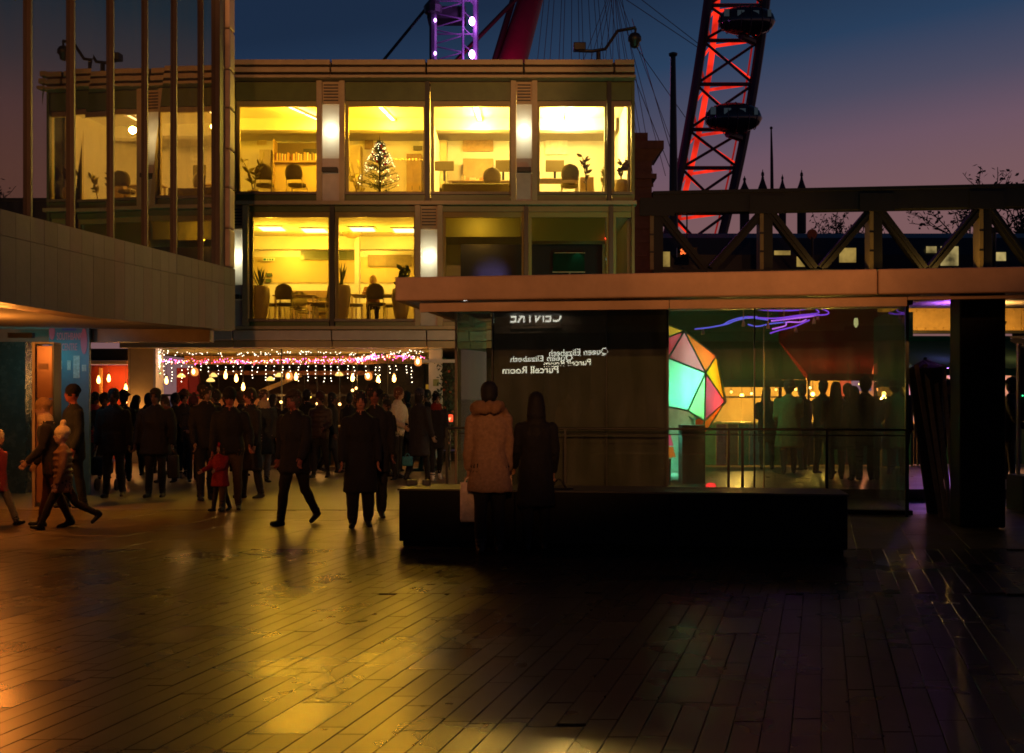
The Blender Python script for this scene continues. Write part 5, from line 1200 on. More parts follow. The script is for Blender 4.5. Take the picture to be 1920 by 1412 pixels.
# leaning stack of timber boards by the column
lb = random.Random(12)
for k in range(5):
    a0 = 1716 + k * 16.5; base = P(1765 + k * 9, 968, 14.6 - k * .03); base.z = 0
    top = P(a0 + 2, 684, 15.0 + .02 * k)
    o = MB().bar(base, top, .055, .03, (0, 1, 0)).build('timber_board', mat('board_%d' % (k % 2), [(.22, .14, .06), (.34, .21, .08)][k % 2], .4, ns=12, na=.3)); reorigin(o)
    tag(o, ('leftmost', 'second from left', 'middle', 'fourth from left', 'rightmost')[k] + ' of the timber boards leaning left of the dark column', 'board', 'leaning timber boards')
fb = thing('folded_parasol', 'dark folded parasol bundle standing behind the leaning boards', 'parasol', (X(1738, 15.2), 15.2, 0))
MB().tube([(X(1752, 15.2), 15.2, 0), P(1738, 690, 15.2), P(1730, 676, 15.2)], [.10, .27, .05], 10).build('canopy', mat('parasol_cloth', (.014, .012, .011), .8), fb); MB().tube([(X(1752, 15.2), 15.2, 0), P(1735, 670, 15.2)], .025, 6).build('pole', M['dark'], fb)
# upright menu frame cut by the right edge
mf = thing('menu_stand', 'upright framed board cut off by the right edge', 'sign', (X(1922, 15.5), 15.5, 0))
bx('side_frame', mat('frame_grey', (.30, .24, .22), .4), mf, X(1909, 15.5), X(1913, 15.5), 15.5, 15.56, Z(890, 15.5), Z(648, 15.5)); bx('side_frame', mat('frame_grey', (.3, .24, .22)), mf, X(1955, 15.5), X(1959, 15.5), 15.5, 15.56, Z(890, 15.5), Z(648, 15.5))
bx('board', mat('menu_board', (.05, .02, .02), .5), mf, X(1913.3, 15.5), X(1954.7, 15.5), 15.52, 15.55, Z(790, 15.5), Z(652, 15.5)); bx('top_frame', mat('frame_grey', (.3, .24, .22)), mf, X(1909, 15.5), X(1959, 15.5), 15.495, 15.565, Z(648, 15.5) + .002, Z(644, 15.5)); bx('base', M['dark'], mf, X(1905, 15.5), X(1963, 15.5), 15.3, 15.8, 0, Z(891, 15.5))
MB().ball(P(1917.5, 742, 15.5), .012, 8, 6).build('green_light', emit('green_dot', (.05, 1, .35), 2, False), mf)
# small things on the bench end
for k, (a, b, lab) in enumerate(((762, 782, 'left small dark block lying on the bench end'), (792, 806, 'right small dark block lying on the bench end'))):
    Y = 12.25; o = bx('block', M['dark'], None, X(a, Y), X(b, Y), Y, Y + .08, .641, .70, bevel=.006); tag(o, lab, 'block'); reorigin(o)

# ================================================================ LAMPS THE VIEW DOES NOT SHOW
for lab, px, Y, e, vis in (('slot downlight in the orange-lit soffit at the left', 48, 12.25, 20, 1), ('downlight beyond the left edge over the walking child', -30, 14.6, 46, 0)):
    zc = band_z(Y, 0) + .045; x = X(px, Y); t = thing('downlight', lab, 'lamp', (x, Y, zc))
    bx('trim', M['white'], t, x - .10, x + .10, Y - .05, Y + .05, zc - .012, zc - .001); bx('lens', emit('downlight_lens', (1, .8, .6), 2), t, x - .085, x + .085, Y - .035, Y + .035, zc - .016, zc - .013)
    lamp('SPOT', 'downlight_bulb', (x, Y, zc - .03), e, (1, .33, .05), t, .04, (x, Y + (.5 if vis else .1), 0), angle=rad(110), blend=.6)
    lamp('POINT', 'added_soffit_bounce', (x - .3, Y, zc - .35), e * .10, (1, .30, .04), t, .1)  # added bare light standing in for orange bounce on the soffit
def street_lamp(label, loc, target, e, col, ang):
    x, y, z = loc; t = thing('street_lamp', label, 'street lamp', (x, y, 0))
    MB().tube([(x, y, 0), (x, y, z)], [.09, .05], 10).build('post', M['dark'], t)
    bx('lamp_head', M['dark'], t, x - .2, x + .2, y - .2, y + .04, z, z + .3, bevel=.02)
    bx('lens', emit('sodium_lens', (1, .5, .15), 3, False), t, x - .16, x + .16, y + .045, y + .06, z + .04, z + .26)
    lamp('SPOT', 'sodium_bulb', (x, y + .12, z + .15), e, col, t, .12, target, angle=rad(ang), blend=.35)
street_lamp('sodium flood mast behind the viewer, right', (4.5, -9, 6.2), (3.8, 22, 6.4), 3700, (1, .36, .10), 23)
street_lamp('sodium flood mast behind the viewer, middle', (.5, -9, 6.2), (-.6, 22, 6.0), 5600, (1, .38, .11), 33)
street_lamp('tall sodium flood mast behind the viewer aimed at the roof', (2.6, -10, 7.4), (-3.0, 26, 11.2), 13000, (1, .44, .15), 17)
street_lamp('sodium flood mast behind the viewer, left', (-1.0, -6, 6.0), (-5.0, 18.5, 3.9), 900, (1, .42, .22), 24)
# lit hall sign across the plaza, seen mirrored in the pavilion glass
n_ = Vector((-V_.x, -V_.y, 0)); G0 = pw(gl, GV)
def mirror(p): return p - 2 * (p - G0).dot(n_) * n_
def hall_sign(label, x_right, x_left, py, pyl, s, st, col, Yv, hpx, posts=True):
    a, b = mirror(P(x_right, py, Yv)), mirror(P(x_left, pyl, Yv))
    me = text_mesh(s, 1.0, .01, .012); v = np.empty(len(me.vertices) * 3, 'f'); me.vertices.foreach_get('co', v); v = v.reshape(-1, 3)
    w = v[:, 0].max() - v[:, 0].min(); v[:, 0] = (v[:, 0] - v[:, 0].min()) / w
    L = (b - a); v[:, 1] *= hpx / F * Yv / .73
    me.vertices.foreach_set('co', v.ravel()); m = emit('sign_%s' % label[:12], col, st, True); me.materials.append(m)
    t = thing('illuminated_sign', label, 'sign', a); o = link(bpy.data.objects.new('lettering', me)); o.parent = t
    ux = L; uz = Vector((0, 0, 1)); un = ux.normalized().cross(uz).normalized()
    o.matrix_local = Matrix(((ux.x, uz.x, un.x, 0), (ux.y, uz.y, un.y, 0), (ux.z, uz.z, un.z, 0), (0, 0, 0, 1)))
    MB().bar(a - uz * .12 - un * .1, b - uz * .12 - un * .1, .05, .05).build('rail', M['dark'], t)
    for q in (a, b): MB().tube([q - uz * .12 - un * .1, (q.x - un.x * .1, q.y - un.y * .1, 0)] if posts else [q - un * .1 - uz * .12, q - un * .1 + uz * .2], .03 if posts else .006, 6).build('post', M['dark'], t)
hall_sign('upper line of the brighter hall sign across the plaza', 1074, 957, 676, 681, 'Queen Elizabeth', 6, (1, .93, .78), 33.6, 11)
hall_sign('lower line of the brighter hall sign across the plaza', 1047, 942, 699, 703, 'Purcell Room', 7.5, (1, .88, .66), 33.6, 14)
hall_sign('upper line of the dimmer hall sign across the plaza', 1140, 1030, 664, 673, 'Queen Elizabeth', 2, (.85, .85, .45), 34.4, 13)  # second sign added to imitate the doubled image in the panes
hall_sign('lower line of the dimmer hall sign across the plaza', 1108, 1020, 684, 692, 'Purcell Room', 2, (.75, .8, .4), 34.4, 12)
hall_sign('lit capital letters hung under the canopy edge facing the glass', 1053, 957, 603, 606, 'CENTRE', 7, (1, .9, .78), 17.9, 22, posts=False)  # letters added as a source for the cut-off reflected word

# the hall across the plaza, behind the viewer, seen only in reflections
oh = thing('opposite_hall', 'dark concrete hall across the plaza behind the viewer', 'building', (0, -24, 0)); conc = mat('dark_concrete', (.075, .045, .028), .8, ns=.6, na=.3)
bx('wall', conc, oh, -40, 40, -26, -24, 0, 16)
for k in range(9): bx('buttress', conc, oh, -37 + k * 9, -36 + k * 9, -23.99, -23.2, 0, 15.5)
bx('roof_edge', conc, oh, -40.5, 40.5, -26.5, -23.1, 16, 16.8)
# teal wall washer over the undercroft
ww = thing('wall_washer', 'teal wall light under the soffit above the dark wall', 'lamp', (X(40, 17.4), 17.4, 2.6)); bx('housing', M['dark'], ww, X(40, 17.4) - .2, X(40, 17.4) + .2, 17.35, 17.45, 2.62, 2.70)
lamp('AREA', 'teal_wash', (X(45, 17.3), 17.3, 2.4), 4, (.10, .75, .70), ww, size=(.8, .3), target=(X(45, 18.3), 18.3, 1.7))
lamp('AREA', 'teal_wash', (X(130, 17.3), 17.3, 2.5), 3, (.15, .62, .9), ww, size=(.5, .3), target=(X(130, 18), 18, 1.6))
# ================================================================ PEOPLE
pending = []
SKIN = (.36, .19, .12)
def limb(b, pts, radii, n=10, flat=None):
    pts = [Vector(p) for p in pts]; d0 = (pts[1] - pts[0]).normalized(); d1 = (pts[-1] - pts[-2]).normalized()
    P_ = [pts[0] - d0 * radii[0] * .6] + pts + [pts[-1] + d1 * radii[-1] * .6]; R_ = [radii[0] * .6] + list(radii) + [radii[-1] * .6]
    # denser rings so that colours find their limb
    pp, rr = [], []
    for i in range(len(P_) - 1):
        m = max(1, int((P_[i + 1] - P_[i]).length / .05))
        for k in range(m): t = k / m; pp.append(P_[i].lerp(P_[i + 1], t)); rr.append(R_[i] * (1 - t) + R_[i + 1] * t)
    pp.append(P_[-1]); rr.append(R_[-1]); b.tube(pp, rr, n)
def slab(b, rings, T=None, n=18, power=2.4):
    """stacked super-ellipse rings (z, half-width, half-depth, dy)"""
    out = []; full = []
    for i in range(len(rings) - 1):
        m = max(1, int(abs(rings[i + 1][0] - rings[i][0]) / .04))
        for k in range(m): t = k / m; full.append([a * (1 - t) + c * t for a, c in zip(rings[i], rings[i + 1])])
    full.append(rings[-1])
    for z, rx, ry, dy in full:
        r = []
        for j in range(n):
            a = 2 * math.pi * j / n; c, s = math.cos(a), math.sin(a)
            p = Vector((math.copysign(abs(c) ** (2 / power), c) * rx, math.copysign(abs(s) ** (2 / power), s) * ry + dy, z)); r.append(T(p) if T else p)
        out.append(r)
    b.ring_loft(out)
def person(label, px, py, h=1.75, face=0., stride=0., knee=(0, 0), arms=((5, 8, 12), (5, 8, 12)), lean=0., head=(0., 0.), bulk=1.0, hem=.86, flare=0., top=(.015, .015, .018), low=(.012, .012, .014), shoe=(.01, .01, .01),
           hair=('short', (.012, .009, .007)), hat=None, fur=None, scarf=None, skin=SKIN, gz=0., vox=.019, boots=False, wide=1., sit=False, Y=None, group='people on the plaza', puffy=False, hood=False, name='person', child=False):
    Yd = Y or GY(py, gz); b = MB(); SK, HA, TO, LO, SH, HT, AC, EX = range(8)
    Lr = Matrix.Rotation(rad(lean), 4, 'X'); hipz = .93
    def U(p): p = Vector(p); return Lr @ (p - Vector((0, 0, hipz))) + Vector((0, 0, hipz))
    hs = 1.25 if child else 1.07
    # torso and coat
    b.mi = TO; k = bulk * .93
    slab(b, [(.84, .155 * k, .105 * k, 0), (.93, .172 * k, .118 * k, 0), (1.08, .158 * k, .112 * k, 0), (1.22, .180 * k, .125 * k, -.005), (1.34, .188 * k, .118 * k, 0), (1.41, .165 * k, .098 * k, 0), (1.455, .112 * k, .08 * k, .005), (1.50, .07, .065, .005)], U)
    if hem < .85: slab(b, [(hem, (.175 + flare) * k, (.125 + flare * .7) * k, 0), (hem + .02, (.178 + flare) * k, (.13 + flare * .7) * k, 0), (.95, .178 * k, .122 * k, 0), (1.1, .16 * k, .114 * k, 0)], U)
    elif hem > .85: slab(b, [(hem - .02, .178 * k, .122 * k, 0), (hem + .08, .182 * k, .126 * k, 0), (hem + .2, .165 * k, .12 * k, 0)], U)
    if puffy:
        for z in (.98, 1.08, 1.18, 1.28, 1.38): slab(b, [(z - .035, .165 * k, .115 * k, 0), (z, .205 * k, .145 * k, 0), (z + .035, .165 * k, .115 * k, 0)], U)
    # head
    hc = U((0, -.02, 1.50 + .135 * hs)); Hr = Matrix.Rotation(rad(head[0]), 4, 'Z') @ Matrix.Rotation(rad(lean * .3 + head[1]), 4, 'X')
    def Hd(x, y, z): return hc + (Hr @ Vector((x, y, z))) * hs
    b.mi = SK; limb(b, [U((0, .005, 1.46)), U((0, -.008, 1.56))], [.056, .052])
    def egg(c, r, n=14, kk=9):
        out = []
        for i in range(kk + 1):
            t = max(.15, min(math.pi - .15, math.pi * i / kk)); out.append([Hd(c[0] + r[0] * math.sin(t) * math.cos(2 * math.pi * j / n), c[1] + r[1] * math.sin(t) * math.sin(2 * math.pi * j / n), c[2] - r[2] * math.cos(t)) for j in range(n)])
        b.ring_loft(out)
    egg((0, 0, .012), (.074, .092, .108)); egg((0, -.032, -.055), (.052, .058, .055)); egg((0, -.092, -.012), (.013, .022, .026), 8, 6)
    for s in (-1, 1): egg((s * .076, .008, -.004), (.011, .02, .032), 8, 6)
    b.mi = HA
    if hair:
        st = hair[0]
        egg((0, .018, .040), (.087, .096, .094)); egg((0, .040, -.012), (.080, .075, .088))
        if st == 'long':
            out = []
            slabp = [(-.30, .10, .035, .075), (-.18, .105, .05, .07), (-.05, .098, .062, .055), (.05, .086, .075, .035)]
            for z, rx, ry, dy in slabp: out.append([Hd(rx * math.cos(2 * math.pi * j / 14), dy + ry * math.sin(2 * math.pi * j / 14), z) for j in range(14)])
            b.ring_loft(out)
        elif st == 'bob':
            out = [[Hd(rx * math.cos(2 * math.pi * j / 14), dy + ry * math.sin(2 * math.pi * j / 14), z) for j in range(14)] for z, rx, ry, dy in ((-.11, .09, .05, .045), (-.04, .098, .07, .035), (.05, .088, .08, .025))]; b.ring_loft(out)
        elif st == 'curly':
            rr = random.Random(px)
            for q in range(34):
                a, e = rr.uniform(0, 6.28), rr.uniform(-.2, 1.5); v = Vector((math.cos(a) * math.cos(e) * .09, math.sin(a) * math.cos(e) * .095 + .03, math.sin(e) * .095 + .04))
                if v.y < -.03 and v.z < .06: continue
                egg(tuple(v), (.032, .032, .032), 7, 5)
        elif st == 'bun': egg((0, .06, .12), (.045, .045, .04), 10, 6)
    if hat:
        b.mi = HT; ht = hat[0]
        if ht in ('beanie', 'bobble'):
            egg((0, .012, .065), (.09, .10, .088)); out = [[Hd(r * 1.0 * math.cos(2 * math.pi * j / 16), .012 + r * 1.1 * math.sin(2 * math.pi * j / 16), z) for j in range(16)] for z, r in ((.028, .085), (.04, .096), (.075, .096), (.09, .086))]; b.ring_loft(out)
            if ht == 'bobble': egg((0, .02, .185), (.045, .045, .045), 10, 7)
        elif ht == 'cap':
            egg((0, .012, .068), (.088, .10, .07)); out = [[Hd(x * w, -.075 - d, .062 - d * .3 + e) for x in (-1, -.5, 0, .5, 1)] + [Hd(x * w, -.075 - d, .050 - d * .3 + e) for x in (1, .5, 0, -.5, -1)] for d, w, e in ((0, .075, 0), (.04, .07, 0), (.075, .045, -.003))]; b.ring_loft(out)
        elif ht == 'brim':
            egg((0, .012, .09), (.085, .098, .075)); out = [[Hd(r * math.cos(2 * math.pi * j / 18), .012 + r * 1.08 * math.sin(2 * math.pi * j / 18), z) for j in range(18)] for z, r in ((.058, .088), (.06, .14), (.07, .14), (.075, .088))]; b.ring_loft(out)
    if hood: b.mi = TO; egg((0, .03, .03), (.105, .112, .125))
    if fur:
        b.mi = AC; rr = random.Random(px + 1)
        for q in range(46):
            a = rr.uniform(0, 6.28); v = U((math.cos(a) * .160 * rr.uniform(.8, 1.1), .035 + math.sin(a) * .125 * rr.uniform(.8, 1.1), 1.485 + rr.uniform(-.03, .045) + .02 * math.sin(a))); b.ball(v, rr.uniform(.035, .06), 7, 5)
    if scarf:
        b.mi = AC; slab(b, [(1.44, .10, .09, -.01), (1.48, .115, .105, -.01), (1.53, .105, .098, -.012), (1.555, .085, .08, -.01)], U)
    # arms
    hands = []
    for i, s in enumerate((-1, 1)):
        a, o_, be = [rad(q) for q in arms[i]]
        sh = U((s * .170 * k, 0, 1.39)); up = Vector((s * math.sin(o_), -math.sin(a) * math.cos(o_), -math.cos(a) * math.cos(o_)))
        el = sh + up * .285; f = Vector((s * math.sin(o_ * .3) - s * .12 * math.sin(be), -math.sin(a + be), -math.cos(a + be))).normalized(); wr = el + f * .245
        b.mi = TO; limb(b, [sh, sh.lerp(el, .5), el, el.lerp(wr, .5), wr], [.068 * k, .062 * k, .055 * k, .050 * k, .042 * k])
        hands.append((wr, f, s))
    # legs
    feet = []; legs_ = []
    for i, s in enumerate((-1, 1)):
        a = rad(stride if s < 0 else -stride); kb = rad(knee[i]); hp = Vector((s * .088, 0, .90))
        if sit: kn = hp + Vector((s * .02, -.42, .0)); an = kn + Vector((0, .02, -.41))
        else:
            kn = hp + Vector((s * .012 * wide, -math.sin(a), -math.cos(a))) * .42; an = kn + Vector((s * .01 * wide, -math.sin(a - kb), -math.cos(a - kb))) * .405
        legs_.append((hp, kn, an, s, a - kb))
    drop = min(an.z for _, _, an, _, _ in legs_) - .078
    for hp, kn, an, s, ang in legs_:
        b.mi = LO; limb(b, [hp, hp.lerp(kn, .5), kn, kn.lerp(an, .35), an.lerp(kn, .1)], [.093 * min(k, 1.12), .080, .062 * wide, .060 * wide, .050 * wide], 12)
        b.mi = SH; pt = max(-.6, min(.9, -ang * .9)) if not sit else 0
        tip = Vector((s * .02, -.155 * math.cos(pt), -.055 - .13 * math.sin(pt) * .9)); heel = Vector((0, .055, -.05 + .05 * math.sin(pt)))
        limb(b, [an + heel, an + heel.lerp(tip, .5) + Vector((0, 0, .004)), an + tip], [.038, .042, .034], 10); limb(b, [an + Vector((0, 0, .08 if boots else .03)), an + Vector((0, .01, -.03))], [.052 * max(1, wide * .9), .045])
    cols = [(skin, .55), (hair[1] if hair else (.01, .01, .01), .7), (top, .5 if puffy else .85), (low, .85), (shoe, .45), (hat[1] if hat else top, .9), (fur or scarf or top, .95), (tuple(c * .25 for c in skin), .5)]
    # pieces added after the surface is grown: fingers, eyes, mouth
    post = []
    for wr, f, s in hands:
        f = (f + Vector((0, -.12, -.1))).normalized(); side = Vector((0, -1, 0)) - f * Vector((0, -1, 0)).dot(f)
        if side.length < .2: side = Vector((s, 0, 0))
        side.normalize(); nrm = f.cross(side).normalized() * s
        pm = MB(); c = wr + f * .055
        pm.ring_loft([[wr + f * t + side * (w * math.cos(2 * math.pi * j / 8)) + nrm * (d * math.sin(2 * math.pi * j / 8)) for j in range(8)] for t, w, d in ((-.02, .026, .022), (.03, .038, .018), (.085, .041, .015), (.095, .036, .011))])
        for q, (off, L) in enumerate(((.030, .066), (.010, .076), (-.010, .071), (-.029, .055))):
            r0 = wr + f * .088 + side * off; cu = -nrm if s > 0 else -nrm
            p1 = r0 + f * L * .45 + cu * .008; p2 = p1 + (f * .8 + cu * .6).normalized() * L * .32; p3 = p2 + (f * .4 + cu * .9).normalized() * L * .26
            pm.tube([r0, p1, p2, p3], [.0095, .009, .008, .0055], 6)
        t0 = wr + f * .03 + side * .032; t1 = t0 + (f * .6 + side * .8).normalized() * .035; pm.tube([t0, t1, t1 + (f * .9 + side * .25).normalized() * .032], [.012, .010, .007], 6)
        post.append((pm, SK))
    em = MB()
    for s in (-1, 1): em.ball(Hd(s * .032, -.083, .014), .0085 * hs, 7, 5)
    em.tube([Hd(-.022, -.087, -.058), Hd(0, -.093, -.056), Hd(.022, -.087, -.058)], [.004, .006, .004], 5); post.append((em, EX))
    for s in (-1, 1):
        bm2 = MB(); bm2.tube([Hd(s * .015, -.089, .036), Hd(s * .048, -.076, .034)], [.003, .002], 4); post.append((bm2, HA))
    me = b.mesh('person_raw'); o = link(bpy.data.objects.new('person_raw', me)); rm = o.modifiers.new('r', 'REMESH'); rm.mode = 'VOXEL'; rm.voxel_size = vox * (1.75 / h) if h > 1.3 else vox; sm = o.modifiers.new('s', 'SMOOTH'); sm.factor = .5; sm.iterations = 2
    vm = np.zeros(len(b.v), int)
    for f_, m_ in zip(b.f, b.m):
        for i in f_: vm[i] = m_
    pending.append(dict(o=o, b=b, vm=vm, post=post, cols=cols, label=label, loc=(X(px, Yd), Yd, gz), s=h / 1.75, drop=drop, face=face, group=group, name=name))
    return Vector((X(px, Yd), Yd, gz)), h / 1.75, face, drop, [q[0] + q[1] * .09 for q in hands]
def hand_at(info, i):
    loc, s, face, drop, hs = info; p = (hs[i] - Vector((0, 0, drop))) * s; return loc + Matrix.Rotation(rad(face), 3, 'Z') @ p
def finish_people():
    dg = bpy.context.evaluated_depsgraph_get()
    for q in pending:
        o = q['o']; me = bpy.data.meshes.new_from_object(o.evaluated_get(dg)); b = q['b']
        kd = kdtree.KDTree(len(b.v))
        for i, v in enumerate(b.v): kd.insert(v, i)
        kd.balance(); vm = q['vm']
        n = len(me.polygons); cen = np.empty(n * 3, 'f'); me.polygons.foreach_get('center', cen); cen = cen.reshape(-1, 3)
        bias = (0, .016, .002, 0, 0, .02, .006, 0)
        mi = [min(((d - bias[vm[i]], int(vm[i])) for _, i, d in kd.find_n(c, 10)))[1] for c in cen]
        V = np.empty(len(me.vertices) * 3, 'f'); me.vertices.foreach_get('co', V); V = V.reshape(-1, 3); Nn = np.empty(len(me.vertices) * 3, 'f'); me.vertices.foreach_get('normal', Nn); Nn = Nn.reshape(-1, 3)
        # creases in the cloth: ridged noise, strongest on coat and trousers
        w = np.zeros(len(V)); 
        for p, m in zip(me.polygons, mi):
            if m in (2, 3):
                for i in p.vertices: w[i] = 1.
        sd = q['loc'][0] * 3.7
        amp = np.array([(1 - 2.2 * abs(mnoise.noise(Vector((v[0] * 6 + sd, v[1] * 6, v[2] * 3.2)))) + .6 * mnoise.noise(Vector((v[0] * 17, v[1] * 17 + sd, v[2] * 11)))) if w[i] else 0. for i, v in enumerate(V)])
        V = (V + Nn * (amp * w * .011)[:, None]).tolist()
        Fc = [tuple(p.vertices) for p in me.polygons]
        for pm, m in q['post']:
            k = len(V); V += [tuple(v) for v in pm.v]; Fc += [tuple(k + i for i in f) for f in pm.f]; mi += [m] * len(pm.f)
        V = np.array(V); V[:, 2] -= q['drop']; nm = bpy.data.meshes.new(q['name']); nm.from_pydata(V.tolist(), [], Fc)
        nm.polygons.foreach_set('material_index', mi); nm.polygons.foreach_set('use_smooth', [True] * len(Fc)); nm.update()
        for c, r in q['cols']: nm.materials.append(cloth(c, r))
        f = link(bpy.data.objects.new(q['name'], nm)); f.location = q['loc']; f.scale = (q['s'],) * 3; f.rotation_euler = (0, 0, rad(q['face'])); tag(f, q['label'], 'person', q['group'])
        bpy.data.objects.remove(o); bpy.data.meshes.remove(me)
def bag(label, p, w, d, h, col, handle=.18, name='tote_bag', rz=0., flare=.0):
    t = thing(name, label, 'bag', (p.x, p.y, p.z - handle - h), rad(rz)); m = cloth(col, .7, 14); b = MB(); rings = []
    for z, kx, ky in ((0, .92, .8), (.03, 1.0, 1.0), (h * .35, 1.0 + flare, 1.05), (h * .75, 1.0, .8), (h, .98, .55)):
        rings.append([(math.copysign(abs(math.cos(a)) ** .5, math.cos(a)) * w / 2 * kx, math.copysign(abs(math.sin(a)) ** .6, math.sin(a)) * d / 2 * ky + math.sin(3 * a + z * 9) * .006, z) for a in [2 * math.pi * j / 16 for j in range(16)]])
    b.ring_loft(rings); b.build('body', m, t, local=True, smooth=True)
    for s in (-1, 1): MB().tube([(-w * .25, s * d * .2, h - .01), (-w * .12, s * d * .1, h + handle * .7), (0, 0, h + handle), (w * .12, s * d * .1, h + handle * .7), (w * .25, s * d * .2, h - .01)], .008, 5).build('handle', m, t, local=True)
    return t
K = (.010, .010, .012)
# --- the pair looking into the pavilion
a = person('person from behind in tan parka with fur hood, holding a white bag', 918, 1036, 1.79, 180 + 4, 5, (0, 4), ((4, 4, 8), (6, 8, 12)), bulk=1.10, hem=.64, flare=.05, top=(.24, .14, .085), low=(.012, .010, .010), hair=('short', K), fur=(.20, .11, .06), vox=.016, head=(-14, 0), shoe=(.03, .022, .018))
bag('long white cloth bag hanging from the parka wearer\'s left hand', hand_at(a, 1) + Vector((.0, -.04, -.02)), .17, .10, .42, (.66, .50, .40), .05)
a2 = person('person from behind with long black hair and dark coat beside the parka', 1005, 1032, 1.68, 183, 4, (0, 0), ((4, 8, 22), (6, 12, 40)), bulk=1.08, hem=.50, flare=.035, top=(.008, .008, .011), low=K, hair=('long', (.006, .005, .006)), vox=.016)
bag('narrow white paper bag between the pair at the pavilion', hand_at(a2, 1) + Vector((-.05, -.02, 0)), .05, .14, .24, (.5, .34, .24), .04, 'paper_bag', 180)
bag('dark handbag on the right arm of the person with long black hair', hand_at(a2, 0) + Vector((.06, 0, -.02)), .34, .14, .22, (.006, .006, .008), .10, 'handbag', 10)
# --- walkers in the middle
person('striding person in flat cap, dark coat and loose trousers, mid-step', 552, 984, 1.74, -28, 13, (4, 22), ((-10, 20, 10), (12, 12, 14)), bulk=1.16, hem=.70, flare=.02, top=(.007, .007, .011), low=(.007, .006, .006), hair=('short', (.05, .04, .035)), hat=('cap', (.03, .02, .013)), skin=(.20, .06, .05), vox=.016)
person('person facing us in a long straight dark coat with wide trousers', 676, 988, 1.71, 8, 6, (0, 6), ((4, 10, 10), (4, 8, 12)), bulk=1.14, hem=.46, flare=.03, top=(.006, .006, .010), low=(.007, .007, .010), hair=('short', K), skin=(.30, .12, .08), wide=1.35, vox=.016)
person('tall dark-haired person close behind the one in the long coat', 702, 972, 1.80, 10, 8, (0, 8), ((6, 10, 12), (4, 9, 12)), bulk=1.12, hem=.62, flare=.02, top=K, low=K, hair=('curly', K), skin=(.16, .06, .05), wide=1.25)
# --- the family at the left
person('child in cream bobble hat and shiny brown puffer coat, striding', 118, 993, 1.28, -62, 27, (5, 34), ((-10, 10, 14), (8, 12, 10)), bulk=1.18, hem=.72, flare=.02, top=(.16, .075, .035), low=(.02, .013, .010), hair=None, hat=('bobble', (.62, .45, .22)), child=True, puffy=True, vox=.018)
person('person in tan hat with pale scarf leaning towards the child', 98, 988, 1.62, -70, 10, (0, 12), ((6, 6, 22), (10, 6, 34)), lean=8, bulk=1.15, hem=.74, top=(.02, .014, .012), low=(.05, .014, .010), hair=None, hat=('beanie', (.25, .13, .05)), scarf=(.45, .30, .15))
person('tall person in black beanie looking left beside the blue banner', 138, 952, 1.80, -45, 5, (0, 4), ((5, 9, 10), (4, 9, 14)), bulk=1.16, hem=.70, top=(.010, .010, .012), low=K, hair=None, hat=('beanie', (.012, .010, .011)), skin=(.32, .08, .05), head=(-15, 0))
person('child in pale hat and red coat cut off at the left edge', -6, 985, 1.22, 80, -26, (30, 4), ((10, 10, 16), (-12, 10, 16)), bulk=1.18, hem=.70, flare=.02, top=(.22, .02, .03), low=(.12, .11, .10), hair=None, hat=('bobble', (.60, .45, .25)), child=True)
# --- the crowd before the bar
person('person walking towards us in dark jacket and slim trousers', 213, 932, 1.78, 6, 7, (0, 10), ((8, 10, 10), (-5, 10, 10)), bulk=1.18, hem=.72, top=K, low=K, hair=('short', K), skin=(.08, .04, .03))
a4 = person('person in peaked cap and wide dark coat, legs apart', 292, 932, 1.77, 0, 4, (0, 0), ((5, 14, 12), (5, 16, 8)), bulk=1.32, hem=.70, flare=.03, top=(.007, .007, .010), low=K, hair=('short', K), hat=('cap', (.02, .014, .008)), skin=(.10, .05, .035))
bag('drooping black shoulder bag at the right of the wide dark coat', hand_at(a4, 1) + Vector((.02, -.02, .0)), .18, .12, .38, (.02, .018, .016), .10, 'shoulder_bag')
person('tall curly-haired person standing sideways in dark jacket', 386, 938, 1.84, 35, 3, (0, 3), ((4, 8, 20), (6, 8, 16)), bulk=1.12, hem=.80, top=(.010, .009, .010), low=K, hair=('curly', (.014, .010, .008)), skin=(.16, .09, .06), head=(20, 0))
a5 = person('person in black beanie looking down, brown trousers, hand on hip', 432, 957, 1.76, 8, 8, (0, 6), ((8, 8, 14), (6, 22, 40)), lean=4, bulk=1.16, hem=.87, top=(.008, .008, .010), low=(.055, .032, .016), hair=None, hat=('beanie', (.008, .008, .008)), skin=(.24, .07, .045), head=(0, 22))
person('small child in bright red coat at the beanie wearer\'s knees', 413, 958, .98, -30, 10, (0, 14), ((30, 10, 40), (35, 8, 40)), bulk=1.3, hem=.66, flare=.03, top=(.16, .008, .014), low=(.012, .010, .012), hair=None, hat=('bobble', (.22, .01, .015)), child=True)
person('dark-haired person in long open coat looking left', 470, 934, 1.78, -40, 6, (0, 5), ((5, 8, 14), (5, 10, 12)), bulk=1.10, hem=.46, flare=.03, top=(.016, .016, .020), low=K, hair=('short', (.02, .012, .008)), skin=(.34, .12, .08), head=(-10, 10))
a6 = person('bareheaded person in pale scarf carrying bags, far side of the crowd', 494, 905, 1.78, 30, 5, (0, 5), ((5, 8, 12), (5, 8, 12)), bulk=1.1, hem=.55, flare=.02, top=(.03, .035, .030), low=(.25, .22, .18), hair=('short', (.06, .035, .018)), scarf=(.42, .32, .16), skin=(.40, .22, .13))
bag('slim teal bag hanging in the middle of the crowd', hand_at(a6, 0) + Vector((-.1, -.2, .12)), .13, .06, .32, (.02, .22, .16), .04)
person('person in knee-length dark coat behind the striding walker', 622, 886, 1.75, 80, 15, (6, 16), ((8, 8, 12), (-6, 8, 12)), bulk=1.12, hem=.55, flare=.03, top=(.010, .010, .012), low=K, hair=('bob', K), skin=(.10, .05, .04))
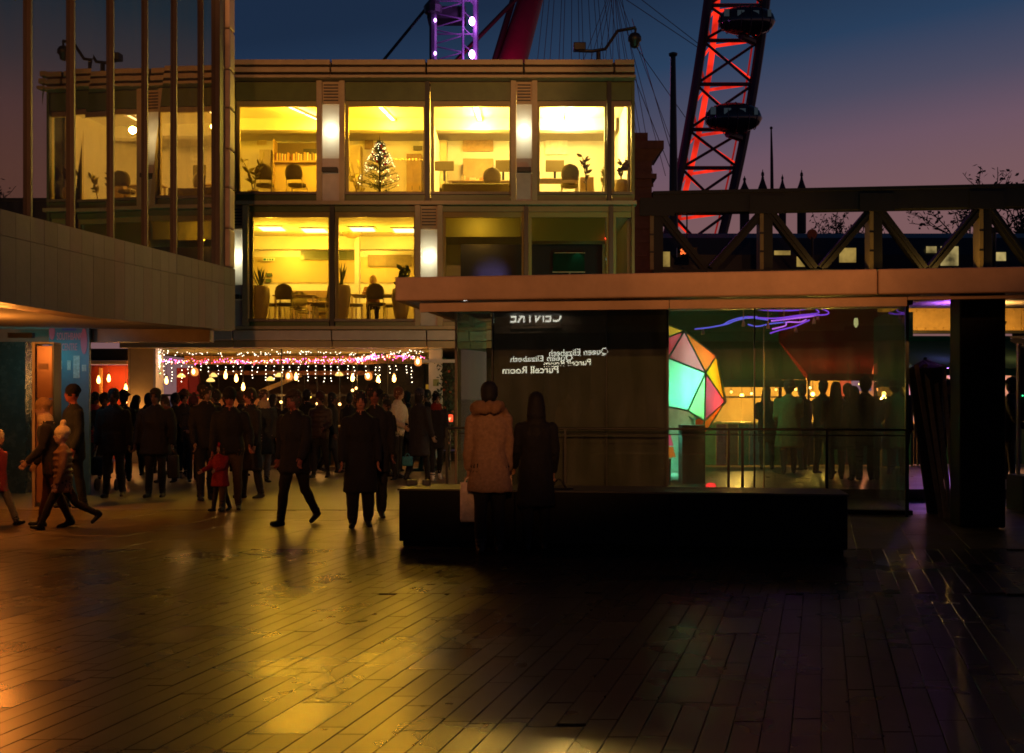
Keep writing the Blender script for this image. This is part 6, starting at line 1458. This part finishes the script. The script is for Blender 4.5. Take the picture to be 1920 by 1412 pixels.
person('tall dark figure at the bar behind the striding walker', 575, 884, 1.80, 160, 4, (0, 0), bulk=1.15, hem=.62, top=K, low=K, hair=('short', K))
person('person in cream denim jacket lit green from the right', 744, 896, 1.84, 62, 3, (0, 3), ((12, 8, 50), (14, 8, 55)), lean=3, bulk=1.08, hem=.92, top=(.50, .45, .32), low=(.010, .010, .012), hair=('short', (.10, .04, .02)), skin=(.42, .28, .18))
person('person in grey beanie and long padded dark coat, back turned', 786, 902, 1.80, 140, 11, (3, 12), ((6, 9, 16), (6, 9, 20)), bulk=1.2, hem=.50, flare=.02, top=(.020, .021, .026), low=K, hair=('bob', K), hat=('beanie', (.07, .07, .075)), skin=(.25, .18, .12))
bag('small blue bag beside the long padded coat', P(764, 850, 20.4), .20, .12, .18, (.03, .17, .24), .06)
person('person in red scarf turning to look back, white trainers', 818, 900, 1.74, 12, 13, (4, 18), ((6, 8, 30), (6, 8, 14)), bulk=1.05, hem=.66, flare=.02, top=(.012, .011, .013), low=K, shoe=(.5, .46, .4), hair=('bun', (.015, .010, .008)), scarf=(.16, .02, .015), skin=(.42, .25, .16), head=(12, 0))
for lab, px, py, h, fc, kw in (('person in red coat half hidden beside the blue banner', 176, 890, 1.74, 60, dict(top=(.22, .02, .03), hair=('bob', K))), ('long-haired person between the cap and the tan column', 253, 892, 1.68, 170, dict(hair=('long', (.02, .012, .008)), hem=.6)),
                               ('person in pale trainers behind the wide dark coat', 345, 896, 1.76, 40, dict(shoe=(.35, .25, .15), hat=('brim', (.10, .05, .025)))), ('dark hooded person beyond the tall curly-haired one', 330, 890, 1.70, -30, dict(hood=True, hem=.6)),
                               ('dark figure with back turned under the red bar curtain', 278, 888, 1.72, 175, dict(hair=('bob', K), hem=.62)), ('person in dark coat between the beanie and the long open coat', 452, 892, 1.73, 100, dict(hair=('curly', (.05, .03, .015)), hem=.66)),
                               ('person in black at the bar behind the green-lit jacket', 762, 884, 1.76, 150, dict(hair=('short', K), skin=(.3, .15, .1))), ('dark figure beyond the pale pillar\'s foot', 800, 884, 1.80, -60, dict(hair=('short', K))), ('dark figure walking right behind the long straight coat', 715, 893, 1.74, 85, dict(hair=('bob', K), hem=.6, stride=16, knee=(4, 18))),
                               ('dark figure at the left of the striped counter', 425, 884, 1.72, 165, dict(hair=('short', K))), ('dark-coated figure just left of the striding walker', 512, 882, 1.70, 150, dict(hair=('long', K), hem=.6)), ('dark figure waiting right of the striped counter', 655, 880, 1.72, 170, dict(hair=('short', K))),
                               ('hooded figure filling the gap right of the blue banner', 196, 898, 1.70, 25, dict(hood=True, hem=.52, flare=.03, bulk=1.2)), ('figure in brimmed hat behind the walker in slim trousers', 232, 903, 1.74, 200, dict(hat=('brim', (.02, .015, .012)), hem=.58)), ('figure with scarf and long coat left of the red curtain', 312, 905, 1.66, -20, dict(hair=('long', (.03, .018, .01)), scarf=(.12, .03, .02), hem=.45, flare=.04)),
                               ('figure in bobble hat between curly-haired one and beanie', 362, 903, 1.64, 30, dict(hat=('bobble', (.06, .02, .02)), hem=.60)), ('bareheaded figure close behind the brown trousers', 408, 900, 1.78, -60, dict(hair=('short', (.02, .015, .01)), hem=.62)), ('long-haired figure in long coat behind the striding walker\'s arm', 540, 890, 1.66, 20, dict(hair=('long', K), hem=.42, flare=.04)),
                               ('figure in puffer jacket between the walker and the long coat', 600, 896, 1.74, -15, dict(puffy=True, hat=('beanie', (.03, .012, .012)), hem=.88, top=(.03, .02, .02))), ('short hooded figure right of the long straight coat', 728, 900, 1.58, -40, dict(hood=True, hem=.55))):
    ra = random.Random(px * 3); arms_ = tuple((ra.uniform(-6, 16), ra.uniform(5, 12), ra.choice((8, 14, 30, 70, 95))) for _ in range(2))
    kw = dict(dict(arms=arms_, head=(ra.uniform(-25, 25), ra.uniform(-4, 14)), lean=ra.uniform(-2, 5), stride=ra.uniform(2, 9), knee=(0, ra.uniform(2, 12)), bulk=ra.uniform(1.04, 1.2), hem=.72, top=(.013, .012, .014), low=K, skin=(.14, .07, .05), vox=.024), **kw); person(lab, px, py, h, fc, **kw)
# --- crowd in the market behind the glass
for lab, px, head_y, h, fc, kw in (('person in tan long coat, hood up, seen through the pavilion glass', 1479, 715, 1.80, 170, dict(top=(.20, .15, .06), hem=.50, flare=.05, bulk=1.25, hood=True)), ('long-haired person at the left of the crowd behind the glass', 1438, 731, 1.70, 160, dict(hair=('long', (.012, .010, .006)), hem=.6)),
                                   ('dark figure in a peaked cap in the crowd behind the glass', 1543, 715, 1.80, 120, dict(hat=('cap', K), hem=.7)), ('long-haired figure with a slung bag strap behind the glass', 1568, 717, 1.76, 172, dict(hair=('long', K), hem=.55, top=(.012, .020, .018))),
                                   ('dark figure close behind the tan hooded coat', 1505, 722, 1.74, 200, dict(hem=.7)), ('hooded dark figure under the violet panel behind the glass', 1622, 709, 1.82, 165, dict(hood=True, hem=.6, bulk=1.2)), ('shorter long-haired figure behind the glass, right of the red panel', 1604, 724, 1.68, 185, dict(hair=('long', K))),
                                   ('tall figure in a beanie facing left below the cone lamp', 1664, 703, 1.86, -70, dict(hat=('beanie', K), scarf=(.05, .03, .012), bulk=1.25)), ('tall dark figure against the pavilion\'s right glass edge', 1688, 705, 1.86, 190, dict(hair=('short', K), bulk=1.3)), ('dark figure half hidden between the hooded coats', 1590, 720, 1.74, 150, dict(hair=('short', K))),
                                   ('capped dark figure against violet light left of the dark column', 1778, 709, 1.80, -30, dict(hat=('cap', K), bulk=1.2, hem=.8)), ('dark figure looking right beside the dark column', 1893, 707, 1.80, 60, dict(hair=('curly', K), hem=.7))):
    ra = random.Random(px * 5); arms_ = tuple((ra.uniform(-6, 16), ra.uniform(5, 12), ra.choice((8, 14, 30, 70, 95))) for _ in range(2))
    kw = dict(dict(arms=arms_, head=(ra.uniform(-30, 30), ra.uniform(-4, 14)), lean=ra.uniform(-2, 5), stride=4, knee=(0, 4), bulk=1.14, top=(.008, .009, .009), low=K, skin=(.10, .06, .04), vox=.024, group='people in the market'), **kw); Yp = (MF + h * 1.008 - EYE) * F / max(6, HY - head_y)
    Yp = max(19.4, min(22.3, Yp)) if px != 1296 else 17.9
    person(lab, px, 0, h, fc, gz=MF, Y=Yp, **kw)
# --- reader in the canteen
a7 = person('blond person in a bright jacket reading at a canteen table', 700, 0, 1.70, 5, 0, (0, 0), ((38, 10, 70), (38, 10, 70)), lean=18, head=(0, 26), bulk=1.15, sit=True, top=(.35, .16, .03), low=(.05, .04, .03), hair=('bob', (.70, .50, .16)), scarf=(.5, .42, .12), gz=LF + .02, Y=28.15, group='people in the offices')
o = bx('open_book', mat('page_white', (.75, .7, .55), .7), None, X(702, 27.75) - .16, X(702, 27.75) + .16, 27.62, 27.82, LF + .732, LF + .75, bevel=.004); tag(o, 'open book lying on the reader\'s table', 'book'); reorigin(o)
# wheels of a pushchair glinting beside the blue banner
pc_ = thing('pushchair', 'small dark pushchair beside the blue banner panel', 'pushchair', (X(182, 18.4), 18.4, 0))
for dx in (-.16, .16):
    for dy in (0, .45): MB().tube([(dx + .03 * math.copysign(1, dx), dy, .11 + 0 * dx), (dx, dy, .11)], .11, 16).build('wheel', M['dark'], pc_, local=True)
MB().tube([(-.16, 0, .12), (-.16, .5, .95)], .014, 6).build('frame', chrome, pc_, local=True); MB().tube([(.16, 0, .12), (.16, .5, .95)], .014, 6).build('frame', chrome, pc_, local=True); MB().tube([(-.16, .5, .95), (.16, .5, .95)], .018, 6).build('handle', M['dark'], pc_, local=True)
MB().box(-.15, .15, .05, .40, .3, .62).build('seat', cloth((.02, .02, .03)), pc_, local=True, bevel=.05)
finish_people()
